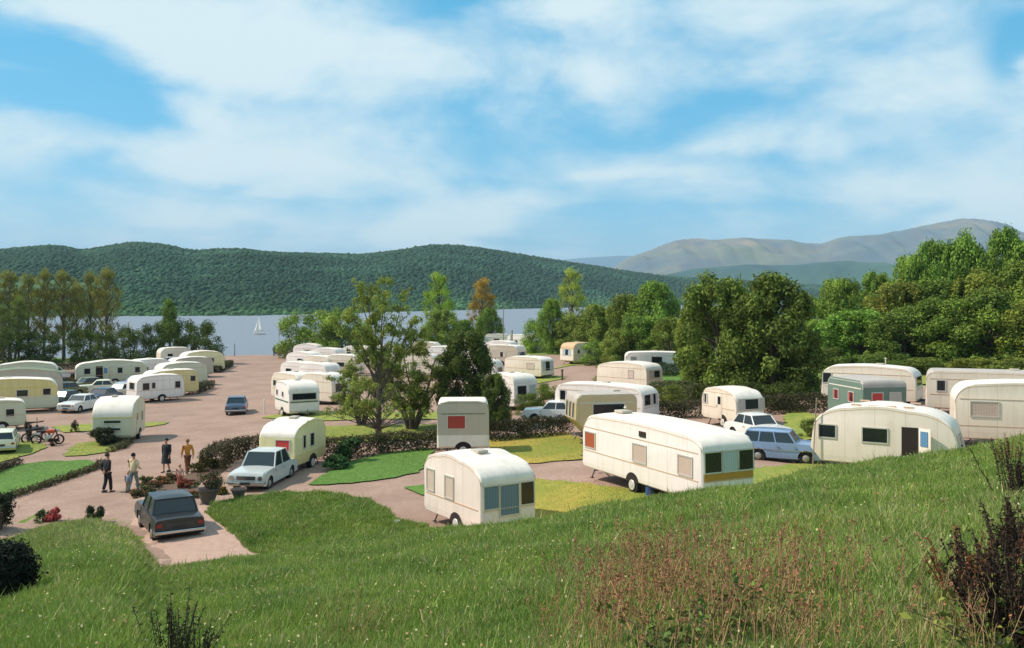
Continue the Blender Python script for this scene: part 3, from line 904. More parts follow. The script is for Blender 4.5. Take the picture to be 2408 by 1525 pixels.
def van(label, px, py, ang, L=4.5, W=2.1, H=2.4, zb=0.36, fa=0.9, fz=1.85, fs=0.1, fc=0.25, fb=0.15, ra=0.7, rz_=1.85, rs=0.08, rc=0.25, rb=0.15, camber=0.05,
        upper=None, lower=None, roof=None, waist=1.1, wins=(), trims=((1.12, 0.03), (1.98, 0.025)), trim_m=None, door=None, vents=((0, 0, 0.55, 0.4),), wheel_x=(0.0,), hitch='F', d=None, group='touring caravans parked on the site',
        name='caravan', cat='caravan', gas=False, chimney=None, steadies=True, z=None, raised=None, bevel=0.09, endband=None):
    loc = atd(px, d) if d else at(px, py)
    if z is not None: loc.z = z
    root = empty(name, loc, R(ang))
    tag(root, label, cat, group)
    upper = upper or M_cream; lower = lower or upper; roof = roof or M_roofw
    P = profile(L, H, zb, fa, fz, fs, fc, fb, ra, rz_, rs, rc, rb, camber)
    bm = bmesh.new()
    ys_ = (-W / 2, -W / 4, 0, W / 4, W / 2)
    rings = []
    for y in ys_:
        cr = 0.06 * (1 - (2 * y / W) ** 2)
        rings.append([bm.verts.new((x, y, zz_ + (cr * min(1, max(0, (zz_ - fz) / max(H - fz, .1))) if zz_ > min(fz, rz_) else 0))) for x, zz_ in P])
    n = len(P)
    f1 = bm.faces.new(rings[0]); f2 = bm.faces.new(rings[-1][::-1])
    for a, b in zip(rings[:-1], rings[1:]):
        for i in range(n):
            bm.faces.new((a[i], b[i], b[(i + 1) % n], a[(i + 1) % n]))
    be = list({e for f in (f1, f2) for e in f.edges})
    bmesh.ops.bevel(bm, geom=be, offset=bevel, segments=3, affect='EDGES', profile=0.6)
    if lower is not upper:
        bmesh.ops.bisect_plane(bm, geom=bm.verts[:] + bm.edges[:] + bm.faces[:], plane_co=(0, 0, waist), plane_no=(0, 0, 1))
    bmesh.ops.recalc_face_normals(bm, faces=bm.faces[:])
    zroof = min(fz, rz_)
    for f in bm.faces:
        c = f.calc_center_median()
        if c.z > zroof and abs(f.normal.y) < 0.75: f.material_index = 1
        elif c.z < waist and lower is not upper: f.material_index = 2
        else: f.material_index = 0
    fin(bm, 'body', [upper, roof, lower], root, 32)
    dim = (L, W, {'F': (zb + (fb if fc > .01 else 0), fz, fs), 'B': (zb + (rb if rc > .01 else 0), rz_, rs)})
    for w_ in wins: window(root, *w_, dim=dim)
    tm = trim_m or M_stripe_t
    if trims:
        bm = bmesh.new()
        for t_ in trims:
            zt, hh = t_[0], t_[1]
            for s in (-1, 1):
                box(bm, (0.0, s * (W / 2 + 0.006), zt), (L - 0.45 - fa * 0.3 * (zt > fz), 0.02, hh))
            if zt < min(fz, rz_):
                for f_, s, k_ in (('F', 1, fs), ('B', -1, rs)):
                    zb0, zt0, sl = dim[2][f_]
                    box(bm, (s * (L / 2 - sl * (zt - zb0) / (zt0 - zb0) + 0.006), 0, zt), (0.02, W - 0.2, hh))
        fin(bm, 'trim_strip', tm, root, 0)
    # gutter rail that follows the roof edge
    rail = [p for p in P if p[1] >= zroof - 0.01]
    for s in (-1, 1):
        bm = bmesh.new()
        for (xa, za), (xb, zb_) in zip(rail[:-1], rail[1:]):
            cyl(bm, (xa, s * (W / 2 - 0.004), za - 0.10), (xb, s * (W / 2 - 0.004), zb_ - 0.10), 0.014, n=5)
        fin(bm, 'gutter', tm, root, 60)
    if endband:
        f_, zt, hh, mm = endband
        s = 1 if f_ == 'F' else -1
        zb0, zt0, sl = dim[2][f_]
        bm = bmesh.new(); box(bm, (s * (L / 2 - sl * (zt - zb0) / (zt0 - zb0) + 0.008), 0, zt), (0.024, W - 0.16, hh)); fin(bm, 'panel_band', mm, root, 0)
    for v in vents:
        x, y, a, b = v[:4]
        bm = bmesh.new(); box(bm, (x, y, H + camber * 0.8 + 0.09), (a, b, 0.10), bev=0.03); box(bm, (x, y, H + camber * 0.8 + 0.045), (a * 0.8, b * 0.8, 0.09))
        fin(bm, 'roof_vent', M_stone, root, 30)
    if raised:   # lantern roof: raised centre section with a row of small lights
        x0, x1, hh = raised
        bm = bmesh.new()
        nseg = 10
        pr = []
        for i in range(nseg + 1):
            t = i / nseg
            pr.append((x0 + (x1 - x0) * t, H - 0.25 + (hh + 0.25) * math.sin(math.pi * t) ** 0.55))
        a_ = [[bm.verts.new((x, s * W * k_, zz_)) for x, zz_ in pr] for s, k_ in ((-1, 0.40), (-1, 0.30), (1, 0.30), (1, 0.40))]
        for j, dz in ((0, -0.10), (3, -0.10)):
            for v in a_[j]: v.co.z += dz
        for aa, bb in zip(a_[:-1], a_[1:]):
            for i in range(nseg): bm.faces.new((aa[i], bb[i], bb[i + 1], aa[i + 1]))
        fin(bm, 'lantern_roof', roof, root, 60)
        for s in (-1, 1):
            for k_ in range(4):
                x = x0 + (x1 - x0) * (0.2 + 0.2 * k_)
                bm = bmesh.new(); box(bm, (x, s * W * 0.405, H + 0.02 + camber * .8), ((x1 - x0) * 0.12, 0.03, 0.07)); fin(bm, 'roof_light', M_stripe_t, root, 0)
    if door:
        face, u, w, z0, z1, op = door
        s = -1 if face == 'R' else 1
        bm = bmesh.new()
        if op:
            box(bm, (u, s * (W / 2 - 0.0), (z0 + z1) / 2), (w, 0.03, z1 - z0)); fin(bm, 'doorway', M_inside, root, 0)
            bm = bmesh.new(); RT = Matrix.Rotation(s * R(30), 3, 'Z'); dc = Vector((u + w / 2 + 0.40 * w + 0.03, s * (W / 2 + 0.26 * w + 0.02), (z0 + z1) / 2)); box(bm, dc, (w * 0.88, 0.04, z1 - z0), RT, bev=0.01)
            do = fin(bm, 'door', upper, root, 30)
            bm = bmesh.new(); box(bm, dc + RT @ Vector((-0.02, s * 0.03, 0.38)), (w * 0.55, 0.02, 0.6), RT); fin(bm, 'door_curtain', CU['bluex'], do, 0)
        else:
            box(bm, (u, s * (W / 2 + 0.01), (z0 + z1) / 2), (w, 0.035, z1 - z0), bev=0.012); do = fin(bm, 'door', upper, root, 30)
            bm = bmesh.new(); box(bm, (u, s * (W / 2 + 0.03), z1 - 0.4), (w * 0.55, 0.02, 0.45)); fin(bm, 'door_window', M_glass, do, 0)
            bm = bmesh.new(); box(bm, (u - w * 0.4, s * (W / 2 + 0.045), (z0 + z1) / 2), (0.04, 0.04, 0.12)); fin(bm, 'handle', M_chrome, do, 0)
    for x in wheel_x:
        for s in (-1, 1):
            y = s * (W / 2 - 0.10)
            bm = bmesh.new()
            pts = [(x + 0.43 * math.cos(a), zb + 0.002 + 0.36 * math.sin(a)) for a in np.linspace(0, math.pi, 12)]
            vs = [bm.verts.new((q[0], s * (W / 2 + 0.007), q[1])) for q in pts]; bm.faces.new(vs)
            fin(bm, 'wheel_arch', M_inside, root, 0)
            bm = bmesh.new(); cyl(bm, (x, y - 0.08, 0.31), (x, y + 0.115, 0.31), 0.31, n=20); wh = fin(bm, 'wheel', M_tyre, root, 40)
            bm = bmesh.new(); cyl(bm, (x, y + s * 0.117, 0.31), (x, y + s * 0.135, 0.31), 0.20, 0.18, n=16); cyl(bm, (x, y + s * 0.135, 0.31), (x, y + s * 0.15, 0.31), 0.07, n=10)
            fin(bm, 'rim', M_rim, wh, 40)
    if hitch:
        s = 1 if hitch == 'F' else -1
        bm = bmesh.new()
        for q in (-1, 1): cyl(bm, (s * (L / 2 - 0.4), q * 0.5, zb + 0.02), (s * (L / 2 + 0.95), 0, zb + 0.04), 0.035, n=6)
        cyl(bm, (s * (L / 2 + 0.85), 0, zb + 0.04), (s * (L / 2 + 1.15), 0, zb + 0.08), 0.05, n=6)
        hb = fin(bm, 'drawbar', M_rust if gas else M_steel, root, 40)
        bm = bmesh.new(); cyl(bm, (s * (L / 2 + 0.7), 0.0, 0.2), (s * (L / 2 + 0.7), 0.0, 0.75), 0.025, n=6); cyl(bm, (s * (L / 2 + 0.7), -0.04, 0.1), (s * (L / 2 + 0.7), 0.04, 0.1), 0.1, n=12)
        fin(bm, 'jockey_wheel', M_steel, root, 40)
    bm = bmesh.new(); box(bm, (0, 0, zb - 0.03), (L - 0.9, W * 0.55, 0.10)); fin(bm, 'chassis', M_steel, root, 0)
    if steadies:
        for sx in (-1, 1):
            for sy in (-1, 1):
                bm = bmesh.new(); cyl(bm, (sx * (L / 2 - 0.75), sy * (W / 2 - 0.2), zb), (sx * (L / 2 - 0.5), sy * (W / 2 - 0.2), 0.02), 0.025, n=6)
                box(bm, (sx * (L / 2 - 0.5), sy * (W / 2 - 0.2), 0.015), (0.14, 0.12, 0.03)); fin(bm, 'corner_steady', M_steel, root, 0)
    if gas:
        bm = bmesh.new(); cyl(bm, (gas, -W / 2 + 0.25, 0.0), (gas, -W / 2 + 0.25, 0.42), 0.16, n=14); cyl(bm, (gas, -W / 2 + 0.25, 0.42), (gas, -W / 2 + 0.25, 0.52), 0.13, 0.06, n=14)
        g = fin(bm, 'gas_bottle', M_gas, None, 40); g.location = loc; g.matrix_world = root.matrix_basis
        g.location = loc; g.rotation_euler = (0, 0, R(ang)); tag(g, 'blue gas bottle under the long white caravan, behind its wheel', 'gas bottle')
    if chimney:
        x, y, hh = chimney
        bm = bmesh.new(); cyl(bm, (x, y, H - 0.05), (x, y, H + hh), 0.045, n=8); cyl(bm, (x, y, H + hh), (x, y, H + hh + 0.08), 0.09, 0.03, n=8); fin(bm, 'chimney', M_stone, root, 40)
    return root

# ---------------------------------------------------------------- cars
def car(label, px, py, ang, paint, kind='saloon', L=4.2, W=1.6, H=1.42, d=None, boxy=False, group='parked cars', roofpaint=None, trimc=None):
    loc = atd(px, d) if d else at(px, py)
    root = empty('car', loc, R(ang))
    tag(root, label, 'car', group)
    hl = L / 2
    zbelt = 0.88
    wb0, wb1, ar = hl - 0.78, -hl + 0.85, 0.35
    P = []
    P += [(hl - 0.12, 0.28), (hl - 0.02, 0.36), (hl, 0.55), (hl - 0.02, 0.78), (hl - 0.10, 0.86)]
    P += [(hl - 0.6, 0.90), (hl * 0.42, 0.925), (hl * 0.36, 0.93)]
    if kind == 'estate': P += [(-hl * 0.5, 0.93), (-hl + 0.06, 0.92), (-hl, 0.80)]
    elif boxy: P += [(-hl * 0.55, 0.93), (-hl * 0.62, 0.92), (-hl + 0.12, 0.90), (-hl + 0.01, 0.87)]
    else: P += [(-hl * 0.5, 0.93), (-hl * 0.60, 0.92), (-hl + 0.45, 0.88), (-hl + 0.12, 0.82), (-hl + 0.02, 0.72)]
    P += [(-hl, 0.5), (-hl + 0.06, 0.32), (-hl + 0.15, 0.28)]
    def arch(xc):
        a = [(xc + ar * math.cos(t), 0.31 + ar * math.sin(t)) for t in np.linspace(math.pi, 0, 10)]
        return [(xc - ar, 0.25)] + a + [(xc + ar, 0.25)]
    P += arch(wb1) + arch(wb0)
    bm = bmesh.new()
    def yo(z):   # tumblehome
        return W / 2 - 0.03 * abs(z - 0.6) / 0.3 * (1.6 if z > 0.6 else 1)
    nP = len(P)
    rings = []
    for k in (-1, -0.5, 0, 0.5, 1):
        rings.append([bm.verts.new((x, k * yo(z), z + (0.035 * (1 - k * k) if z > 0.8 else 0))) for x, z in P])
    f1 = bm.faces.new(rings[0]); f2 = bm.faces.new(rings[-1][::-1])
    for a, b in zip(rings[:-1], rings[1:]):
        for i in range(nP): bm.faces.new((a[i], b[i], b[(i + 1) % nP], a[(i + 1) % nP]))
    tb = [e for f in (f1, f2) for e in f.edges if min(v.co.z for v in e.verts) > 0.7]
    bmesh.ops.bevel(bm, geom=tb, offset=0.045, segments=2, affect='EDGES')
    bmesh.ops.recalc_face_normals(bm, faces=bm.faces[:])
    for f in bm.faces:
        if f.calc_center_median().z < 0.66 and abs(f.normal.y) < 0.3 and abs(f.calc_center_median().x) < hl - 0.3: f.material_index = 1
    bmesh.ops.triangulate(bm, faces=[f for f in bm.faces if len(f.verts) > 4])
    fin(bm, 'body', [paint, M_inside], root, 35)
    # greenhouse
    if kind == 'estate': xs_ = (hl * 0.34, hl * 0.16, -hl + 0.34, -hl + 0.10)
    elif boxy: xs_ = (hl * 0.34, hl * 0.17, -hl * 0.50, -hl * 0.60)
    else: xs_ = (hl * 0.34, hl * 0.13, -hl * 0.42, -hl * 0.60)
    b0, t0, t1, b1 = xs_
    yb, yt, zb, zt = W / 2 - 0.09, W / 2 - 0.21, 0.93, H - 0.06
    def g(x0, x1, y0, y1, t): return None
    def lerp(a, b, t): return a + (b - a) * t
    # roof
    bm = bmesh.new()
    nx_, ny_ = 6, 6
    grid = []
    for i in range(nx_ + 1):
        row = []
        for j in range(ny_ + 1):
            u = i / nx_ * 2 - 1; v = j / ny_ * 2 - 1
            row.append(bm.verts.new((lerp(t0 + 0.05, t1 - 0.05, i / nx_), v * (yt + 0.015), zt + 0.075 * (1 - u ** 4) * (1 - v ** 4) ** 0.6)))
        grid.append(row)
    for i in range(nx_):
        for j in range(ny_): bm.faces.new((grid[i][j], grid[i + 1][j], grid[i + 1][j + 1], grid[i][j + 1]))
    box(bm, ((t0 + t1) / 2, 0, zt - 0.015), (t0 - t1 + 0.10, 2 * yt + 0.03, 0.035))
    fin(bm, 'roof', roofpaint or paint, root, 50)
    # glass: one pane per opening
    def pane(nm, quad):
        bm = bmesh.new(); bm.faces.new([bm.verts.new(q) for q in quad]); fin(bm, nm, M_glassb, root, 0)
    pane('windscreen', [(b0, -yb, zb), (b0, yb, zb), (t0, yt, zt), (t0, -yt, zt)])
    pane('rear_window', [(b1, yb, zb), (b1, -yb, zb), (t1, -yt, zt), (t1, yt, zt)])
    div = [0, 0.5, 1] if kind != 'estate' else [0, 0.36, 0.68, 1]
    for s in (-1, 1):
        for a, b in zip(div[:-1], div[1:]):
            pane('side_window', [(lerp(b0, b1, a), s * yb, zb), (lerp(b0, b1, b), s * yb, zb), (lerp(t0, t1, b), s * yt, zt), (lerp(t0, t1, a), s * yt, zt)])
        for a in div:
            bm = bmesh.new(); w_ = 0.030 if 0 < a < 1 else 0.038
            p0 = Vector((lerp(b0, b1, a), s * (yb + 0.006), zb - 0.02)); p1 = Vector((lerp(t0, t1, a), s * (yt + 0.006), zt))
            cyl(bm, p0, p1, w_, n=6)
            fin(bm, 'pillar', paint, root, 50)
    # brightwork
    for nm, x in (('front_bumper', hl + 0.05), ('rear_bumper', -hl - 0.05)):
        bm = bmesh.new(); box(bm, (x, 0, 0.46), (0.09, W - 0.02, 0.11), bev=0.03)
        for s in (-1, 1): box(bm, (x * 0.965, s * (W / 2 - 0.02), 0.46), (0.28, 0.05, 0.10), bev=0.015)
        fin(bm, nm, M_chrome, root, 40)
    bm = bmesh.new(); box(bm, (hl + 0.0, 0, 0.66), (0.05, W * 0.50, 0.17), bev=0.01); gr = fin(bm, 'grille', M_stripe_d, root, 0)
    bm = bmesh.new()
    for k in range(5): box(bm, (hl + 0.03, 0, 0.60 + 0.03 * k), (0.012, W * 0.48, 0.010))
    fin(bm, 'grille_bars', M_chrome, gr, 0)
    for s in (-1, 1):
        bm = bmesh.new(); cyl(bm, (hl - 0.06, s * (W / 2 - 0.20), 0.66), (hl + 0.04, s * (W / 2 - 0.20), 0.66), 0.10, n=14); fin(bm, 'headlight', M_chrome, root, 40)
        bm = bmesh.new(); box(bm, (-hl + 0.0, s * (W / 2 - 0.16), 0.70), (0.06, 0.16 if not boxy else 0.17, 0.11), bev=0.01); fin(bm, 'tail_light', mat('tail_lens', '9c2a20', 0.3, 0.1), root, 0)
        bm = bmesh.new(); box(bm, (0, s * (W / 2 + 0.002), 0.62), (L - 0.5 - 0, 0.012, 0.025)); fin(bm, 'side_strip', M_chrome, root, 0) if trimc else bm.free()
        for x in (-0.15, 0.75 if kind != 'estate' else 0.6):
            bm = bmesh.new(); box(bm, (x, s * (W / 2 + 0.0), 0.78), (0.14, 0.03, 0.025)); fin(bm, 'door_handle', M_chrome, root, 0)
        for x in (wb0, wb1):
            y = s * (W / 2 - 0.13)
            bm = bmesh.new(); cyl(bm, (x, y - 0.08, 0.30), (x, y + 0.08, 0.30), 0.30, n=20); wh = fin(bm, 'wheel', M_tyre, root, 40)
            bm = bmesh.new(); cyl(bm, (x, y + s * 0.082, 0.30), (x, y + s * 0.10, 0.30), 0.15, 0.12, n=16); fin(bm, 'hubcap', mat('hubcap', 'a8a39a', 0.4, 0.08, 5, metal=0.5), wh, 40)
    for x in (hl + 0.10, -hl - 0.02):
        bm = bmesh.new(); box(bm, (x, 0, 0.44 if x > 0 else 0.62), (0.012, 0.48, 0.11)); fin(bm, 'number_plate', mat('plate', '26262a' if True else '', 0.5, 0.05), root, 0)
    if boxy:
        bm = bmesh.new(); box(bm, (-hl - 0.012, 0, 0.70), (0.02, W * 0.55, 0.15)); fin(bm, 'boot_panel', M_stripe_d, root, 0)
    return root
P_dark = mat('paint_charcoal', '282b2c', 0.35, 0.04, 2, coat=0.25)
P_white = mat('paint_white', 'e6e2d8', 0.3, 0.03, 2, coat=0.5)
P_grey = mat('paint_pale_grey', 'c4c6bf', 0.3, 0.03, 2, coat=0.5)
P_blue = mat('paint_sky_blue', '7c93b0', 0.3, 0.03, 2, coat=0.5)
P_navy = mat('paint_slate_blue', '47586e', 0.3, 0.03, 2, coat=0.5)
P_cream = mat('paint_cream', 'e8dfc0', 0.3, 0.03, 2, coat=0.5)
P_olive = mat('paint_olive', '6d6a40', 0.35, 0.03, 2, coat=0.4)
P_maroon = mat('paint_maroon', '6a3a30', 0.35, 0.03, 2, coat=0.4)

# ---------------------------------------------------------------- people
def skin_obj(name, J, E, rad, material, parent, lvl=1, root_i=0):
    me = bpy.data.meshes.new(name)
    me.from_pydata([tuple(j) for j in J], E, [])
    o = link(name, me, parent)
    md = o.modifiers.new('skin', 'SKIN'); md.use_smooth_shade = True
    if not me.skin_vertices: me.attributes  # created with the modifier
    if len(me.skin_vertices) == 0:
        with bpy.context.temp_override(object=o, active_object=o, selected_objects=[o]):
            pass
    for i, v in enumerate(me.skin_vertices[0].data):
        rr = rad[i]; v.radius = (rr, rr) if not isinstance(rr, tuple) else rr
        v.use_root = (i == root_i)
    if lvl:
        s = o.modifiers.new('sub', 'SUBSURF'); s.levels = lvl; s.render_levels = lvl
    me.materials.append(material)
    return o
M_skin = mat('skin', 'b98468', 0.6, 0.05, 5)
def cloth(n, c): return mat('cloth_' + n, c, 0.9, 0.12, 8, bump=0.3, bscale=12)
def person(label, px, py, ang, coat, legs, hairc, stride=0.16, H=1.72, skirt=None, hat=None, arms='down', child=False, shoes=None, phase=1):
    loc = at(px, py)
    root = empty('person', loc, R(ang)); root.scale = (H / 1.72,) * 3
    tag(root, label, 'person')
    s = stride * phase
    def leg(side, fwd):
        y = 0.09 * side
        k = Vector((fwd * 0.55 + 0.03, y, 0.49)); a = Vector((fwd * 1.0 - (0.05 if fwd < 0 else 0), y, 0.10 if fwd >= 0 else 0.14))
        return [Vector((0, y, 0.88)), k, a, a + Vector((0.13, 0.01 * side, -0.06 if fwd >= 0 else -0.10))]
    def arm(side, fwd):
        sh = Vector((-0.01, 0.19 * side, 1.40))
        if arms == 'behind':
            el = Vector((-0.16, 0.25 * side, 1.14)); wr = Vector((-0.17, 0.05 * side, 0.96)); hd = wr + Vector((-0.01, -0.05 * side, -0.05))
        elif arms == 'front':
            el = Vector((0.02, 0.24 * side, 1.13)); wr = Vector((0.24, 0.16 * side, 1.02)); hd = wr + Vector((0.08, -0.01 * side, -0.01))
        else:
            el = Vector((-0.03 + fwd * 0.4, 0.25 * side, 1.13)); wr = Vector((0.02 + fwd * 0.9, 0.24 * side, 0.89)); hd = wr + Vector((0.015, -0.01 * side, -0.09))
        return sh, el, wr, hd
    J = [(0, 0, 0.93), (0, 0, 1.12), (0, 0, 1.33), (0, 0, 1.46), (0.015, 0, 1.53), (0.02, 0, 1.62), (0.005, 0, 1.68), (0.105, 0, 1.60)]
    rd = [(0.11, 0.085), (0.10, 0.075), (0.11, 0.075), 0.055, 0.06, 0.088, 0.065, 0.018]
    E = [(0, 1), (1, 2), (2, 3), (3, 4), (4, 5), (5, 6), (5, 7)]
    tj, te, tr = [(0, 0, 0.97)], [], [(0.15, 0.12)]       # trousers
    jj, je, jr = [(0, 0, 0.86), (0, 0, 1.12), (0, 0, 1.34), (0, 0, 1.45)], [(0, 1), (1, 2), (2, 3)], [(0.175, 0.14), (0.155, 0.125), (0.175, 0.13), 0.078]
    sj = []
    for side, f in ((-1, s), (1, -s)):
        q = leg(side, f); i = len(J)
        J += [tuple(v) for v in q]; rd += [0.085, 0.062, 0.042, 0.038]
        E += [(0, i), (i, i + 1), (i + 1, i + 2), (i + 2, i + 3)]
        i = len(tj); tj += [tuple(v) for v in q[:3]]; tr += [0.10, 0.078, 0.07]; te += [(0, i), (i, i + 1), (i + 1, i + 2)]
        sj.append(q)
        sh, el, wr, hd = arm(side, -f)
        i = len(J); J += [tuple(sh), tuple(el), tuple(wr), tuple(hd)]; rd += [0.045, 0.038, 0.028, 0.034]
        E += [(2, i), (i, i + 1), (i + 1, i + 2), (i + 2, i + 3)]
        d = (hd - wr).normalized(); sd = d.cross(Vector((0, 1, 0)) if arms == 'down' else Vector((0, 0, 1))).normalized()
        for k in range(4):
            a = len(J); b0 = hd + sd * (k - 1.5) * 0.019; ln = (0.062, 0.07, 0.066, 0.05)[k]
            b1 = b0 + d * ln * 0.6; b2 = b0 + d * ln + Vector((0.02 if arms == 'down' else 0, -0.012 * side, 0))
            J += [tuple(b1), tuple(b2)]; rd += [0.0085, 0.0075]; E += [(i + 3, a), (a, a + 1)]
        a = len(J); J += [tuple(wr.lerp(hd, 0.45) - sd * 0.045), tuple(hd - sd * 0.05 + d * 0.02)]; rd += [0.0105, 0.0085]; E += [(i + 3, a), (a, a + 1)]
        i = len(jj); jj += [tuple(sh), tuple(el), tuple(wr.lerp(el, 0.05))]; jr += [0.075, 0.062, 0.048]; je += [(2, i), (i, i + 1), (i + 1, i + 2)]
    skin_obj('body', J, E, rd, M_skin, root)
    if skirt is None:
        skin_obj('trousers', tj, te, tr, legs, root)
    else:
        bm = bmesh.new(); zs = (1.12, 0.98, 0.78, 0.60, 0.48); ws = (0.16, 0.20, 0.225, 0.245, 0.26)
        rg = []
        for z, w in zip(zs, ws): rg.append([bm.verts.new((w * 0.78 * math.cos(a), w * math.sin(a) * (1 + 0.03 * math.sin(5 * a)), z)) for a in np.linspace(0, 2 * math.pi, 18, endpoint=False)])
        for a, b in zip(rg[:-1], rg[1:]):
            for i in range(18): bm.faces.new((a[i], a[(i + 1) % 18], b[(i + 1) % 18], b[i]))
        fin(bm, 'coat_skirt', skirt, root, 60)
    skin_obj('jacket', jj, je, jr, coat, root)
    bm = bmesh.new(); bmesh.ops.create_uvsphere(bm, u_segments=14, v_segments=9, radius=0.105)
    for v in bm.verts:
        v.co = Vector((v.co.x * 1.02 - 0.022, v.co.y * 0.95, v.co.z * 1.0 + 1.655))
    bmesh.ops.delete(bm, geom=[v for v in bm.verts if v.co.z < 1.60 or (v.co.x > 0.05 and v.co.z < 1.67)], context='VERTS')
    if hat:
        for v in bm.verts: v.co.z += 0.02
    fin(bm, 'hat' if hat else 'hair', hat or hairc, root, 60)
    for sy in (-1, 1):
        bm = bmesh.new(); bmesh.ops.create_uvsphere(bm, u_segments=6, v_segments=5, radius=0.012, matrix=Matrix.Translation((0.10, sy * 0.033, 1.625))); fin(bm, 'eye', M_stripe_d, root, 60)
        q = sj[0] if sy < 0 else sj[1]
        bm = bmesh.new(); box(bm, (q[2].x + 0.06, q[2].y, q[2].z - 0.055), (0.27, 0.10, 0.09), bev=0.03); fin(bm, 'shoe', shoes or M_stripe_d, root, 40)
    return root

# ================================================================ PLACEMENT
CUR = lambda *a: a
# --- the big caravans on the near pitches
van('small ivory caravan with blue curtains in its end window, nearest to the grass bank', 1124, 0, -57, d=33.2, L=4.1, W=2.2, H=2.55, zb=0.36, fa=1.5, fz=1.98, fs=0.04, fc=0.0, ra=1.1, rz_=2.02, rs=0.05, rc=0.2,
    camber=0.10, upper=M_pink, lower=M_pink, roof=M_roofw, bevel=0.11,
    wins=[('R', -1.48, 1.55, 0.5, 0.72, 'pink!'), ('R', -0.1, 1.5, 0.55, 0.72, 'pink!'), ('F', -0.70, 1.48, 0.56, 0.74, 'blue!'), ('F', 0.02, 1.34, 0.74, 1.0, 'blue!'), ('F', 0.74, 1.48, 0.52, 0.74, None), ('B', 0, 1.5, 1.2, 0.6, 'pink')],
    trims=[(1.06, 0.04)], trim_m=M_stripe_t, vents=((0.1, 0, 0.55, 0.42),), wheel_x=(0.35,), hitch='B', gas=False, group=None)
bigv = van('long white caravan with three curtained side windows and an ochre band on its end', 1554, 0, -64, d=35.4, L=8.0, W=2.25, H=2.6, zb=0.42, fa=0.9, fz=2.22, fs=0.05, fc=0.0, ra=0.8, rz_=1.9, rs=0.1, rc=0.15, camber=0.08,
    upper=M_white, roof=M_roofw, bevel=0.13,
    wins=[('R', -3.3, 1.58, 0.72, 0.58, 'orange!'), ('R', 0.25, 1.56, 0.82, 0.62, 'lace!'), ('R', 3.05, 1.56, 0.76, 0.62, 'lace!'), ('F', -0.66, 1.78, 0.68, 0.66, None), ('F', 0.06, 1.78, 0.64, 0.66, 'pale!'), ('F', 0.74, 1.78, 0.6, 0.66, None)],
    trims=[(1.14, 0.03), (2.08, 0.025)], trim_m=M_stripe_t, vents=((-2.6, 0.0, 0.6, 0.5),), wheel_x=(-0.25,), hitch='B', gas=0.55, group=None, endband=('F', 1.28, 0.22, M_stripe_o), chimney=(-2.9, 0.3, 0.25))
bm = bmesh.new(); box(bm, (0.45, -1.135, 2.30), (0.42, 0.05, 0.20)); fin(bm, 'side_vent', M_inside, bigv, 0)
van('tall sage grey caravan with red curtains standing behind the small ivory caravan', 1089, 0, 3, d=50, L=2.75, W=2.1, H=2.88, zb=0.4, fa=0.22, fz=2.35, fs=0.02, fc=0, ra=0.22, rz_=2.35, rs=0.02, rc=0, camber=0.0,
    upper=M_stone, lower=M_roofw, roof=M_roofw, waist=1.1, wins=[('R', -0.35, 1.78, 0.9, 0.66, 'red!')], trims=[(2.22, 0.05)], trim_m=M_dgreen, vents=(), hitch=None, group=None, bevel=0.22)
van('primrose and cream caravan with a red window curtain parked beside the pale grey car', 690, 0, 76, d=47.5, L=3.5, W=1.95, H=2.42, zb=0.42, fa=0.7, fz=1.8, fs=0.05, fc=0.25, ra=1.35, rz_=1.82, rs=0.06, rc=0.1, rb=0.1, camber=0.1,
    upper=M_pale_yellow, lower=M_yellow, roof=M_roofw, waist=0.95, wins=[('B', -0.3, 1.42, 0.7, 0.5, 'sun!'), ('R', 0.1, 1.5, 0.4, 0.6, None), ('R', -0.75, 1.5, 0.25, 0.6, None)],
    trims=[], trim_m=M_stripe_y, vents=((0.1, 0, 0.5, 0.4),), wheel_x=(0.2,), hitch='B', group=None)
bm = bmesh.new()
van('cream caravan with a domed roof parked alone at the road edge beside a dark bush', 281, 0, 100, d=61.5, L=3.9, W=2.45, H=2.75, zb=0.42, fa=0.9, fz=1.8, fs=0.05, fc=0.2, ra=1.5, rz_=1.75, rs=0.05, rc=0.1, camber=0.1,
    upper=M_pgreen, lower=M_pgreen, roof=M_roofw, wins=[('B', 0, 1.45, 1.0, 0.16, None), ('B', 0, 0.98, 1.0, 0.12, None), ('R', 0.9, 1.5, 0.3, 0.6, None)], door=('R', -0.6, 0.6, 0.5, 2.0, False),
    trims=[(1.70, 0.05)], trim_m=M_stripe_y, vents=((0.0, 0.3, 0.4, 0.3),), wheel_x=(0.3,), hitch='B', group=None)
# --- right hand side
V39 = van('long streamlined ivory caravan with an open door and a lantern roof on the grass bank', 2090, 0, -31, d=39.2, L=5.9, W=2.3, H=2.65, zb=0.35, fa=1.7, fz=1.85, fs=0.35, fc=0.3, fb=0.2, ra=1.5, rz_=1.75, rs=0.12, rc=0.45, rb=0.55, camber=0.12,
    upper=M_pink, roof=M_roofw, wins=[('R', -2.25, 1.62, 0.66, 0.5, None), ('R', -0.35, 1.58, 0.95, 0.56, None), ('F', 0.0, 1.45, 1.3, 0.55, 'white')],
    door=('R', 0.98, 0.62, 0.42, 2.0, True), trims=[], vents=(), wheel_x=(-0.1,), hitch='F', group=None, raised=(-1.8, 1.6, 0.18))
